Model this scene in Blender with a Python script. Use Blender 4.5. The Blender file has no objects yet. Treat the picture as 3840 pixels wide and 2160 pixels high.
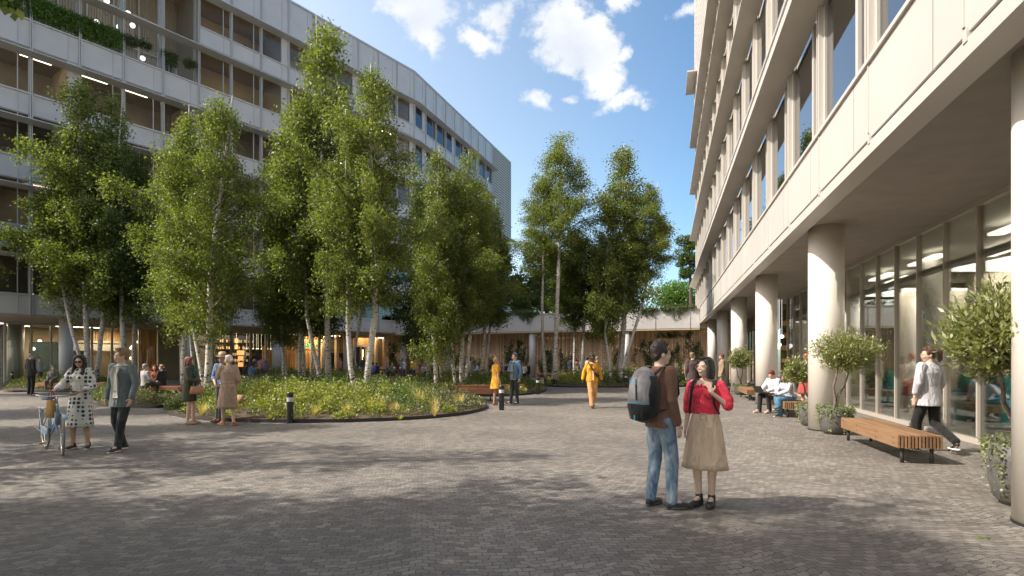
import bpy, math, random
import numpy as np
from mathutils import Vector, Matrix
R = math.radians
random.seed(7)
sc = bpy.context.scene
COL = sc.collection
# ------------------------------------------------------------------ camera, sky, sun
F = 2133.33; HZ = 1348.0; CAMH = 1.6
cd = bpy.data.cameras.new("camera"); cam = bpy.data.objects.new("camera", cd); COL.objects.link(cam)
cam.location = (0, 0, CAMH); cam.rotation_euler = (R(90), 0, 0)
cd.sensor_width = 36; cd.lens = 20.0; cd.shift_y = (HZ-1080)/3840
cd.clip_start = 0.1; cd.clip_end = 3000
sc.camera = cam
SUN_AZ, SUN_EL = -99.0, 46.0
sd = Vector((math.sin(R(SUN_AZ))*math.cos(R(SUN_EL)), math.cos(R(SUN_AZ))*math.cos(R(SUN_EL)), math.sin(R(SUN_EL))))
ld = bpy.data.lights.new("sun", 'SUN'); lo = bpy.data.objects.new("sun", ld); COL.objects.link(lo)
ld.energy = 3.8; ld.angle = R(0.6); ld.color = (1.0, 0.92, 0.82)
lo.rotation_euler = (-sd).to_track_quat('-Z', 'Y').to_euler()
sc.view_settings.view_transform = 'Standard'; sc.view_settings.look = 'None'
sc.view_settings.exposure = 0.84; sc.view_settings.gamma = 1.0
sc.render.engine = 'CYCLES'
sc.cycles.max_bounces = 6; sc.cycles.transparent_max_bounces = 12; sc.cycles.caustics_reflective = False; sc.cycles.caustics_refractive = False
sc.cycles.sample_clamp_indirect = 4.0

class NT:
    def __init__(s, t): s.t = t
    def n(s, ty, **kw):
        nd = s.t.nodes.new(ty); ins = kw.pop('ins', {})
        for k, v in kw.items(): setattr(nd, k, v)
        for k, v in ins.items(): s.put(nd.inputs[k], v)
        return nd
    def put(s, sock, v):
        if hasattr(v, 'is_output') or isinstance(v, bpy.types.NodeSocket): s.t.links.new(v, sock)
        else: sock.default_value = v
    def m(s, op, a, b=0.0, c=0.0, clamp=False):
        nd = s.t.nodes.new('ShaderNodeMath'); nd.operation = op; nd.use_clamp = clamp
        for i, v in enumerate((a, b, c)): s.put(nd.inputs[i], v)
        return nd.outputs[0]
    def mix(s, f, a, b, blend='MIX'):
        nd = s.t.nodes.new('ShaderNodeMix'); nd.data_type = 'RGBA'; nd.blend_type = blend
        s.put(nd.inputs[0], f); s.put(nd.inputs[6], a); s.put(nd.inputs[7], b)
        return nd.outputs[2]
    def ramp(s, f, stops, interp='LINEAR'):
        nd = s.t.nodes.new('ShaderNodeValToRGB'); cr = nd.color_ramp; cr.interpolation = interp
        while len(cr.elements) < len(stops): cr.elements.new(0.5)
        for e, (p, c) in zip(cr.elements, stops):
            e.position = p; e.color = (c if hasattr(c, '__len__') else (c, c, c)) if hasattr(c, '__len__') and len(c) == 4 else ((*c, 1) if hasattr(c, '__len__') else (c, c, c, 1))
        s.put(nd.inputs[0], f); return nd.outputs[0]

world = bpy.data.worlds.new("World"); sc.world = world; world.use_nodes = True
w = NT(world.node_tree); world.node_tree.nodes.clear()
sky = w.n('ShaderNodeTexSky', sky_type='NISHITA', sun_disc=False, sun_elevation=R(SUN_EL), sun_rotation=R(SUN_AZ), altitude=100, air_density=1.0, dust_density=1.2, ozone_density=1.6)
tc = w.n('ShaderNodeTexCoord')
sep = w.n('ShaderNodeSeparateXYZ', ins={0: tc.outputs['Generated']})
yy = w.m('MAXIMUM', sep.outputs[1], 0.05)
U = w.m('DIVIDE', sep.outputs[0], yy); V = w.m('DIVIDE', sep.outputs[2], yy)
uv = w.n('ShaderNodeCombineXYZ', ins={0: U, 1: V, 2: 0.0}).outputs[0]
warp = w.n('ShaderNodeTexNoise', ins={'Vector': uv, 'Scale': 9.0, 'Detail': 5.0, 'Roughness': 0.55})
wv = w.n('ShaderNodeVectorMath', operation='SUBTRACT', ins={0: warp.outputs['Color'], 1: (0.5, 0.5, 0.5)}).outputs[0]
wv = w.n('ShaderNodeVectorMath', operation='SCALE', ins={0: wv, 'Scale': 0.09}).outputs[0]
uvw = w.n('ShaderNodeVectorMath', operation='ADD', ins={0: uv, 1: wv}).outputs[0]
# clouds stand in fixed directions of the sky: (u, v, half width, half height, turn, weight)
blobs = [(2150, 140, 165, 115, -25, 1.0), (2255, 240, 85, 140, 22, 1.0), (2050, 105, 95, 45, 25, .62), (2330, 200, 36, 60, -20, .8),
         (1570, 30, 150, 85, -8, 1.0), (1590, 110, 90, 60, -35, .8), (1850, 70, 60, 110, -22, .62), (1800, 165, 110, 42, -28, .6),
         (2010, 385, 70, 44, -25, .6), (2130, 378, 55, 20, 5, .42), (2330, 370, 110, 38, 12, .55), (2325, 12, 75, 38, 10, .7), (2580, 30, 65, 34, 25, .5),
         (1180, -300, 300, 200, 0, .9), (2700, -500, 400, 160, 10, .8), (600, -500, 260, 160, 0, .9), (3500, -300, 420, 160, 10, .7)]
best = None
for (px, py, hw, hh, an, wt) in blobs:
    mp = w.n('ShaderNodeMapping', vector_type='TEXTURE', ins={0: uvw, 1: ((px-1920)/F, (HZ-py)/F, 0), 2: (0, 0, R(an)), 3: (hw/F, hh/F, 1)})
    ln = w.n('ShaderNodeVectorMath', operation='LENGTH', ins={0: mp.outputs[0]}).outputs['Value']
    v_ = w.m('MULTIPLY', w.m('SUBTRACT', 1.38, ln), wt)
    best = v_ if best is None else w.m('MAXIMUM', best, v_)
fb = w.n('ShaderNodeTexNoise', ins={'Vector': uv, 'Scale': 22.0, 'Detail': 9.0, 'Roughness': 0.62}).outputs['Fac']
den = w.m('ADD', best, w.m('MULTIPLY', w.m('SUBTRACT', fb, 0.5), 1.9))
cl = w.n('ShaderNodeMapRange', interpolation_type='SMOOTHSTEP', ins={0: den, 1: 0.12, 2: 0.72}).outputs[0]
front = w.m('GREATER_THAN', sep.outputs[1], 0.06)
cl = w.m('MULTIPLY', cl, front)
shade = w.n('ShaderNodeTexNoise', ins={'Vector': uv, 'Scale': 7.0, 'Detail': 6.0}).outputs['Fac']
ccol = w.mix(w.n('ShaderNodeMapRange', ins={0: shade, 1: 0.35, 2: 0.65}).outputs[0], (0.66, 0.71, 0.79, 1), (0.92, 0.93, 0.95, 1))
skc = w.n('ShaderNodeVectorMath', operation='MULTIPLY', ins={0: sky.outputs[0], 1: w.mix(w.n('ShaderNodeMapRange', ins={0: U, 1: -.35, 2: .40}).outputs[0], (1.75, 1.42, 1.10, 1), (.58, .78, .84, 1))}).outputs[0]
bg1 = w.n('ShaderNodeBackground', ins={0: skc, 1: 0.152})
bg2 = w.n('ShaderNodeBackground', ins={0: ccol, 1: 0.68})
mx = w.n('ShaderNodeMixShader', ins={0: cl, 1: bg1.outputs[0], 2: bg2.outputs[0]})
w.n('ShaderNodeOutputWorld', ins={0: mx.outputs[0]})

# ------------------------------------------------------------------ helpers
def G(x, y, z=0.0):
    """point at height z above the ground seen at photo pixel (x, y)"""
    s = (y-HZ)/(CAMH-z); return Vector(((x-1920)/s, F/s, z))
def PX(x, Y): return (x-1920)*Y/F
def ZY(y, Y): return CAMH+(HZ-y)*Y/F

MATS = {}
def mat(name, col=(.5, .5, .5), rough=.6, metal=0, noise=0, nscale=8, bump=0, bscale=40, emit=0, spec=.5, coat=0, island=0):
    if name in MATS: return MATS[name]
    m = bpy.data.materials.new(name); m.use_nodes = True; t = NT(m.node_tree)
    b = m.node_tree.nodes['Principled BSDF']
    b.inputs['Base Color'].default_value = (*col, 1); b.inputs['Roughness'].default_value = rough
    b.inputs['Metallic'].default_value = metal; b.inputs['Specular IOR Level'].default_value = spec
    if coat: b.inputs['Coat Weight'].default_value = coat
    if noise or bump: co = t.n('ShaderNodeTexCoord').outputs['Object']
    if noise:
        nz = t.n('ShaderNodeTexNoise', ins={'Vector': co, 'Scale': nscale, 'Detail': 5.0})
        lo_ = tuple(c*(1-noise) for c in col)+(1,); hi = tuple(min(1, c*(1+noise)) for c in col)+(1,)
        f = t.n('ShaderNodeMapRange', ins={0: nz.outputs['Fac'], 1: .3, 2: .7}).outputs[0]
        t.put(b.inputs['Base Color'], t.mix(f, lo_, hi))
    if bump:
        nb = t.n('ShaderNodeTexNoise', ins={'Vector': co, 'Scale': bscale, 'Detail': 4.0})
        bp = t.n('ShaderNodeBump', ins={'Height': nb.outputs['Fac'], 'Strength': bump, 'Distance': .02})
        t.put(b.inputs['Normal'], bp.outputs[0])
    if island:
        rd = t.n('ShaderNodeNewGeometry').outputs['Random Per Island']; src = b.inputs['Base Color'].links[0].from_socket if b.inputs['Base Color'].links else (*col, 1)
        t.put(b.inputs['Base Color'], t.n('ShaderNodeVectorMath', operation='SCALE', ins={0: src if not isinstance(src, tuple) else col, 'Scale': t.n('ShaderNodeMapRange', ins={0: rd, 3: 1-island, 4: 1+island}).outputs[0]}).outputs[0])
    if emit:
        b.inputs['Emission Color'].default_value = (*col, 1); b.inputs['Emission Strength'].default_value = emit
    MATS[name] = m; return m

def tag(o, label=None, cat=None, group=None, kind=None):
    if label: o['label'] = label
    if cat: o['category'] = cat
    if group: o['group'] = group
    if kind: o['kind'] = kind
    return o
def empty(name, loc, label=None, cat=None, group=None, rz=0, kind=None):
    o = bpy.data.objects.new(name, None); COL.objects.link(o); o.location = loc; o.rotation_euler = (0, 0, rz)
    o.empty_display_size = .2
    return tag(o, label, cat, group, kind)
def npmesh(name, V, Fq):
    """fast mesh from numpy: V (n,3), Fq (m,k)"""
    me = bpy.data.meshes.new(name); V = np.asarray(V, dtype=np.float32); Fq = np.asarray(Fq, dtype=np.int32)
    me.vertices.add(len(V)); me.vertices.foreach_set('co', V.ravel())
    k = Fq.shape[1]; me.loops.add(Fq.size); me.loops.foreach_set('vertex_index', Fq.ravel())
    me.polygons.add(len(Fq)); me.polygons.foreach_set('loop_start', np.arange(0, Fq.size, k, dtype=np.int32))
    me.polygons.foreach_set('loop_total', np.full(len(Fq), k, dtype=np.int32))
    me.update(calc_edges=True); return me
def link(name, me, m, parent=None, local=True):
    o = bpy.data.objects.new(name, me); COL.objects.link(o)
    if m and not me.materials: me.materials.append(m)
    if parent is not None:
        o.parent = parent
        if not local:
            me.transform(Matrix.Translation(-Vector(parent.location)))
    return o

class MB:
    def __init__(s): s.v = []; s.f = []
    def add(s, vs, fs):
        b = len(s.v); s.v += [tuple(v) for v in vs]; s.f += [tuple(b+i for i in f) for f in fs]
    def hexa(s, P):  # 8 points: bottom 4 ccw, top 4
        s.add(P, [(3, 2, 1, 0), (4, 5, 6, 7), (0, 1, 5, 4), (1, 2, 6, 5), (2, 3, 7, 6), (3, 0, 4, 7)])
    def box(s, x0, x1, y0, y1, z0, z1):
        s.hexa([(x0, y0, z0), (x1, y0, z0), (x1, y1, z0), (x0, y1, z0), (x0, y0, z1), (x1, y0, z1), (x1, y1, z1), (x0, y1, z1)])
    def fbox(s, fr, t0, t1, n0, n1, z0, z1):
        a, b, c, d = fr.p(t0, n0), fr.p(t1, n0), fr.p(t1, n1), fr.p(t0, n1)
        P = [(q[0], q[1], z) for z in (z0, z1) for q in (a, b, c, d)]
        if fr.flip: P = [P[3], P[2], P[1], P[0], P[7], P[6], P[5], P[4]]
        s.hexa(P)
    def ring(s, c, ax, bx, ra, rb, n):
        return [c+ax*(ra*math.cos(2*math.pi*i/n))+bx*(rb*math.sin(2*math.pi*i/n)) for i in range(n)]
    def rings(s, rs, cap=True):
        n = len(rs[0]); b = len(s.v)
        for r in rs: s.v += [tuple(p) for p in r]
        for k in range(len(rs)-1):
            for i in range(n):
                j = (i+1) % n; s.f.append((b+k*n+i, b+k*n+j, b+(k+1)*n+j, b+(k+1)*n+i))
        if cap:
            s.f.append(tuple(b+i for i in reversed(range(n)))); s.f.append(tuple(b+(len(rs)-1)*n+i for i in range(n)))
    def tube(s, pts, rad, n=8, cap=True):
        pts = [Vector(p) for p in pts]
        rad = rad if hasattr(rad, '__len__') else [rad]*len(pts)
        up = None; rs = []
        for i, p in enumerate(pts):
            d = (pts[min(i+1, len(pts)-1)]-pts[max(i-1, 0)])
            d = d.normalized() if d.length > 1e-9 else Vector((0, 0, 1))
            if up is None: up = d.orthogonal().normalized()
            ax = (up-d*up.dot(d))
            ax = ax.normalized() if ax.length > 1e-6 else d.orthogonal().normalized()
            up = ax; rs.append(s.ring(p, ax, d.cross(ax), rad[i], rad[i], n))
        s.rings(rs, cap)
    def cyl(s, x, y, z0, z1, r0, r1=None, n=24):
        r1 = r0 if r1 is None else r1
        X, Y = Vector((1, 0, 0)), Vector((0, 1, 0))
        s.rings([s.ring(Vector((x, y, z0)), X, Y, r0, r0, n), s.ring(Vector((x, y, z1)), X, Y, r1, r1, n)])
    def lathe(s, x, y, prof, n=24):
        X, Y = Vector((1, 0, 0)), Vector((0, 1, 0))
        s.rings([s.ring(Vector((x, y, z)), X, Y, r, r, n) for r, z in prof], cap=False)
    def cap(s, p0, p1, r0, r1, n=10):
        """tapered capsule"""
        p0, p1 = Vector(p0), Vector(p1); d = p1-p0; L = d.length
        d = d.normalized() if L > 1e-6 else Vector((0, 0, 1)); ax = d.orthogonal().normalized(); bx = d.cross(ax); rs = []
        for a in (-78, -45, -15): rs.append(s.ring(p0+d*(r0*math.sin(R(a))), ax, bx, r0*math.cos(R(a)), r0*math.cos(R(a)), n))
        for a in (15, 45, 78): rs.append(s.ring(p1+d*(r1*math.sin(R(a))), ax, bx, r1*math.cos(R(a)), r1*math.cos(R(a)), n))
        s.rings(rs)
    def ell(s, c, r, M=None, n=14, m=9):
        c = Vector(c); rs = []
        for k in range(1, m):
            th = math.pi*k/m-math.pi/2; rr = math.cos(th); z = math.sin(th)
            ring = []
            for i in range(n):
                a = 2*math.pi*i/n; p = Vector((r[0]*rr*math.cos(a), r[1]*rr*math.sin(a), r[2]*z))
                if M is not None: p = M @ p
                ring.append(c+p)
            rs.append(ring)
        s.rings(rs)
    def loft(s, secs, right, n=18, pw=1.0):
        """secs: (centre, rx, ry) rings; rx along 'right', ry across; planes follow the path"""
        right = Vector(right).normalized(); rs = []; C = [Vector(q[0]) for q in secs]
        for i, (c, rx, ry) in enumerate(secs):
            d = (C[min(i+1, len(C)-1)]-C[max(i-1, 0)])
            d = d.normalized() if d.length > 1e-6 else Vector((0, 0, 1))
            ax = (right-d*right.dot(d)).normalized(); bx = d.cross(ax)
            ring = []
            for k in range(n):
                a = 2*math.pi*k/n; ca, sa = math.cos(a), math.sin(a)
                ring.append(Vector(c)+ax*(rx*math.copysign(abs(ca)**pw, ca))+bx*(ry*math.copysign(abs(sa)**pw, sa)))
            rs.append(ring)
        s.rings(rs)
    def mesh(s, name, smooth=False):
        me = bpy.data.meshes.new(name); me.from_pydata(s.v, [], s.f); me.update()
        if smooth: me.polygons.foreach_set('use_smooth', [True]*len(me.polygons))
        return me
    def build(s, name, m, parent=None, world=False, smooth=False, **kw):
        o = link(name, s.mesh(name, smooth), m, parent, local=not world)
        tag(o, **kw); return o

class Frame:
    def __init__(s, P0, d, n, flip=False):
        s.P0 = Vector(P0); s.d = Vector(d).normalized(); s.n = Vector(n).normalized(); s.flip = flip
    def p(s, t, n, z=0): q = s.P0+s.d*t+s.n*n; return (q.x, q.y, z)

def bevel(o, w_=.006, seg=2):
    b = o.modifiers.new('bevel', 'BEVEL'); b.width = w_; b.segments = seg; b.limit_method = 'ANGLE'; b.angle_limit = R(40)
    return o
# ------------------------------------------------------------------ materials of the setting
def m_cobble():
    m = bpy.data.materials.new('cobble'); m.use_nodes = True; t = NT(m.node_tree); b = m.node_tree.nodes['Principled BSDF']
    co = t.n('ShaderNodeTexCoord').outputs['Object']
    rot = t.n('ShaderNodeMapping', ins={0: co, 2: (0, 0, R(-9))}).outputs[0]
    s = t.n('ShaderNodeSeparateXYZ', ins={0: rot})
    nz = t.n('ShaderNodeTexNoise', ins={'Vector': co, 'Scale': 3.0, 'Detail': 3.0})
    nz2 = t.n('ShaderNodeTexNoise', ins={'Vector': co, 'Scale': 13.0, 'Detail': 2.0})
    # rows laid in shallow arcs
    ph = t.m('MULTIPLY', s.outputs[0], 2*math.pi/1.5)
    arc = t.m('MULTIPLY', t.m('ABSOLUTE', t.m('SINE', t.m('MULTIPLY', ph, .5))), .16)
    wob = t.m('MULTIPLY', t.m('SUBTRACT', nz.outputs['Fac'], .5), .16)
    wob2 = t.m('MULTIPLY', t.m('SUBTRACT', nz2.outputs['Fac'], .5), .05)
    yv = t.m('ADD', t.m('ADD', s.outputs[1], arc), t.m('ADD', wob, wob2))
    xv = t.m('ADD', s.outputs[0], t.m('ADD', t.m('MULTIPLY', wob, .6), wob2))
    vec = t.n('ShaderNodeCombineXYZ', ins={0: xv, 1: yv, 2: 0.0}).outputs[0]
    br = t.n('ShaderNodeTexBrick', offset=.5, ins={'Vector': vec, 'Scale': 1.0, 'Mortar Size': .004, 'Mortar Smooth': .6, 'Brick Width': .108, 'Row Height': .072, 'Bias': 0.0,
             'Color1': (.0, .0, .0, 1), 'Color2': (1, 1, 1, 1), 'Mortar': (0, 0, 0, 1)})
    tone = t.ramp(br.outputs['Color'], [(0, (.145, .130, .112)), (.35, (.185, .167, .145)), (.7, (.218, .198, .172)), (1, (.270, .246, .215))])
    big = t.n('ShaderNodeTexNoise', ins={'Vector': co, 'Scale': .35, 'Detail': 5.0, 'Roughness': .6}).outputs['Fac']
    fine = t.n('ShaderNodeTexNoise', ins={'Vector': co, 'Scale': 70.0, 'Detail': 5.0, 'Roughness': .7}).outputs['Fac']
    k = t.m('ADD', t.n('ShaderNodeMapRange', ins={0: big, 1: .35, 2: .65, 3: .74, 4: 1.16}).outputs[0], t.m('MULTIPLY', t.m('SUBTRACT', fine, .5), .55))
    tone = t.n('ShaderNodeVectorMath', operation='SCALE', ins={0: tone, 'Scale': k}).outputs[0]
    colr = t.mix(br.outputs['Fac'], tone, (.05, .046, .042, 1))
    t.put(b.inputs['Base Color'], colr); b.inputs['Roughness'].default_value = .62
    t.put(b.inputs['Roughness'], t.n('ShaderNodeMapRange', ins={0: fine, 1: .3, 2: .7, 3: .5, 4: .8}).outputs[0])
    hgt = t.m('ADD', t.m('MULTIPLY', t.m('SUBTRACT', 1.0, br.outputs['Fac']), 1.0), t.m('MULTIPLY', fine, .35))
    hgt = t.m('ADD', hgt, t.m('MULTIPLY', br.outputs['Color'], .3))
    t.put(b.inputs['Normal'], t.n('ShaderNodeBump', ins={'Height': hgt, 'Strength': .6, 'Distance': .014}).outputs[0])
    return m

def m_glass(name, tint=(.8, .86, .84), base=.06, rgh=0.0, k=1.0):
    m = bpy.data.materials.new(name); m.use_nodes = True; t = NT(m.node_tree); t.t.nodes.remove(m.node_tree.nodes['Principled BSDF'])
    out = m.node_tree.nodes['Material Output']
    tr = t.n('ShaderNodeBsdfTransparent', ins={0: (*tint, 1)}); gl = t.n('ShaderNodeBsdfGlossy', ins={0: (.95, .97, 1, 1), 1: rgh})
    fr = t.n('ShaderNodeFresnel', ins={0: 1.55}).outputs[0]
    f = t.m('ADD', t.m('MULTIPLY', fr, k), base, clamp=True)
    t.put(out.inputs[0], t.n('ShaderNodeMixShader', ins={0: f, 1: tr.outputs[0], 2: gl.outputs[0]}).outputs[0]); return m

def m_wood(name, c1, c2, along=2, sc_=1.0, rough=.55, per=True):
    m = bpy.data.materials.new(name); m.use_nodes = True; t = NT(m.node_tree); b = m.node_tree.nodes['Principled BSDF']
    co = t.n('ShaderNodeTexCoord').outputs['Object']; sv = [14*sc_, 14*sc_, 14*sc_]; sv[along] = .9*sc_
    mp = t.n('ShaderNodeMapping', ins={0: co, 3: tuple(sv)}).outputs[0]
    nz = t.n('ShaderNodeTexNoise', ins={'Vector': mp, 'Scale': 2.0, 'Detail': 6.0, 'Distortion': .6}).outputs['Fac']
    f = t.n('ShaderNodeMapRange', ins={0: nz, 1: .3, 2: .7}).outputs[0]
    c = t.mix(f, (*c1, 1), (*c2, 1))
    if per:
        rd = t.n('ShaderNodeNewGeometry').outputs['Random Per Island']
        c = t.n('ShaderNodeVectorMath', operation='SCALE', ins={0: c, 'Scale': t.n('ShaderNodeMapRange', ins={0: rd, 3: .68, 4: 1.25}).outputs[0]}).outputs[0]
    t.put(b.inputs['Base Color'], c); b.inputs['Roughness'].default_value = rough
    return m

def m_leaf(name, c1, c2, trans=.35, gloss=.08, dead=None):
    """leaves: every leaf its own green, some light passes through, a waxy glint"""
    m = bpy.data.materials.new(name); m.use_nodes = True; t = NT(m.node_tree); t.t.nodes.remove(m.node_tree.nodes['Principled BSDF'])
    out = m.node_tree.nodes['Material Output']
    g = t.n('ShaderNodeNewGeometry'); rd = g.outputs['Random Per Island']
    stops = [(0, c1), (.8, c2)] + ([(.96, c2), (1, dead)] if dead else [])
    c = t.ramp(rd, stops)
    di = t.n('ShaderNodeBsdfDiffuse', ins={0: c})
    tcol = t.n('ShaderNodeVectorMath', operation='MULTIPLY', ins={0: c, 1: (1.5, 1.75, .6)}).outputs[0]
    tr = t.n('ShaderNodeBsdfTranslucent', ins={0: tcol})
    a = t.n('ShaderNodeMixShader', ins={0: trans, 1: di.outputs[0], 2: tr.outputs[0]})
    gl = t.n('ShaderNodeBsdfGlossy', ins={0: (.9, .95, .85, 1), 1: .5})
    t.put(out.inputs[0], t.n('ShaderNodeMixShader', ins={0: gloss, 1: a.outputs[0], 2: gl.outputs[0]}).outputs[0]); return m

M_COB = m_cobble()
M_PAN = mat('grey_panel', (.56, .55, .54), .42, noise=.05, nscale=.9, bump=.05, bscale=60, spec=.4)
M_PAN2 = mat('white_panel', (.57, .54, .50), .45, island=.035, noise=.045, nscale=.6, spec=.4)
M_SHD2 = mat('shade_panel', (.57, .53, .475), .55, noise=.04, nscale=1.5)
M_MUL = mat('mullion', (.50, .50, .49), .4, metal=.1)
M_MUL2 = mat('mullion_cream', (.56, .53, .48), .4)
M_DARK = mat('dark_gap', (.02, .02, .02), .8)
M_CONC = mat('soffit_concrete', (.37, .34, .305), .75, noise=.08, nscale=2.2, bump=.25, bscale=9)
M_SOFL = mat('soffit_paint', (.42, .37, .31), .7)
M_COLM = mat('column_paint', (.80, .755, .69), .38, noise=.02, nscale=30)
M_COLG = mat('column_grey', (.56, .56, .57), .5, metal=.05, noise=.06, nscale=22)
M_INTD = mat('interior_dark', (.40, .35, .30), .8, noise=.2, nscale=.7)
M_INTT = mat('interior_tan', (.66, .52, .35), .75, noise=.08, nscale=.6)
M_INTW = mat('interior_white', (.5, .47, .42), .7)
M_FLOORI = mat('interior_floor', (.35, .31, .26), .35, noise=.1, nscale=1.2)
M_PLAS = mat('plaster', (.40, .34, .25), .8, noise=.06, nscale=1.5)
M_FLUT = mat('fluted_cladding', (.42, .36, .27), .6)
M_LAMP = mat('lamp_white', (1, .90, .74), emit=3.5)
M_LAMPW = mat('lamp_warm', (1, .65, .28), emit=2.0)
M_BULB = mat('bulb_warm', (1, .86, .6), emit=1.2)
M_GLOBE = mat('globe_lamp', (1, .98, .95), emit=1.0)
M_GL = m_glass('glass_dark', (.55, .58, .60), .10, k=1.3)
M_GLR = m_glass('glass_clear', (.86, .88, .85), .03, k=.75)
M_GLU = m_glass('glass_upper', (.90, .90, .87), .0, k=.1)
M_GLF = m_glass('glass_far', (.62, .68, .72), .06, k=1.0)
M_GLV = m_glass('glass_sunny', (.60, .63, .64), .12, k=1.2)
M_SLAT = m_wood('slat_wood', (.74, .50, .31), (.88, .68, .48), 2)
M_SLATW = m_wood('slat_warm', (.50, .26, .09), (.70, .42, .17), 2)
M_BENCH = m_wood('bench_wood', (.21, .115, .058), (.32, .195, .105), 0, .7, .5)
M_BENCHR = m_wood('bench_red', (.34, .13, .06), (.48, .21, .11), 0, .7, .5)
M_TABLE = m_wood('table_dark', (.13, .055, .035), (.22, .10, .065), 0, .7, .5)
M_STEEL = mat('dark_steel', (.07, .065, .055), .5, metal=.4)
M_SOIL = mat('soil', (.085, .055, .038), .95, noise=.35, nscale=9, bump=1, bscale=25)
M_EDGE = mat('steel_edging', (.035, .033, .032), .55, metal=.3)

# ------------------------------------------------------------------ ground
g = MB(); g.add([(-320, -60, 0), (320, -60, 0), (320, 420, 0), (-320, 420, 0)], [(0, 1, 2, 3)])
g.build('ground', M_COB, kind='structure', label='grey cobblestone paving of the plaza')

def mkframe(P0, d, n):
    fr = Frame((*P0, 0), (*d, 0), (*n, 0)); fr.flip = fr.d.cross(fr.n).z < 0
    def tx(x, nn):
        u = (x-1920)/F; q = fr.P0+fr.n*nn   # q + d t = Y (u,1)
        return (u*q.y-q.x)/(fr.d.x-u*fr.d.y)
    fr.tx = tx; return fr
BX = (-10.01, 58.14)
FA = mkframe(BX, (-.584, -.8117), (-.8117, .584)); FB = mkframe(BX, (.3417, .9398), (-.9398, .3417))
L1, L2 = 2.371, 2.354; NA, NBB = 15, 9
S = [5.37, 9.33, 13.3, 17.07, 21.35, 25.55]; T = [8.05, 12.0, 15.83, 19.74, 24.3, 28.2]; ROOF = 31.0
VOID = lambda k, fl: k >= 9 and fl >= 4     # roof terrace cut out of the near bays
OBS = []   # windows: (size, builder)
def window_mb(fr, t0, t1, z0, z1, ztr, w_=.045, n0=.02, n1=.1, sub=None):
    f = MB(); bars = [t0, t1]+([sub] if sub else [])
    f.fbox(fr, t0, t0+w_, n0, n1, z0, z1); f.fbox(fr, t1-w_, t1, n0, n1, z0, z1)
    f.fbox(fr, t0+w_, t1-w_, n0, n1, z0, z0+w_); f.fbox(fr, t0+w_, t1-w_, n0, n1, z1-w_, z1)
    if sub: f.fbox(fr, sub-w_/2, sub+w_/2, n0+.002, n1+.002, z0+w_, z1-w_)
    if ztr: f.fbox(fr, t0+w_, t1-w_, n0+.004, n1+.004, ztr-.03, ztr+.03)
    p = MB(); p.fbox(fr, t0+w_*.6, t1-w_*.6, n1-.04, n1-.025, z0+w_*.6, z1-w_*.6)
    return f, p
def place_windows(lst, bld, mf, mg, cap=100):
    lst.sort(key=lambda q: -q[0]); rest_f, rest_p = MB(), MB()
    for i, (sz, (f, p), lab) in enumerate(lst):
        if i < cap-1:
            o = f.build('window', mf, bld, world=True)
            q = p.mesh('pane'); q.transform(Matrix.Translation(-Vector(bld.location))); link('pane', q, lab or mg, o)
        else:
            rest_f.add(f.v, f.f); rest_p.add(p.v, p.f)
    if rest_f.v:
        o = rest_f.build('window', mf, bld, world=True, kind='stuff'); q = rest_p.mesh('pane'); q.transform(Matrix.Translation(-Vector(bld.location))); link('pane', q, mg, o)

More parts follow.
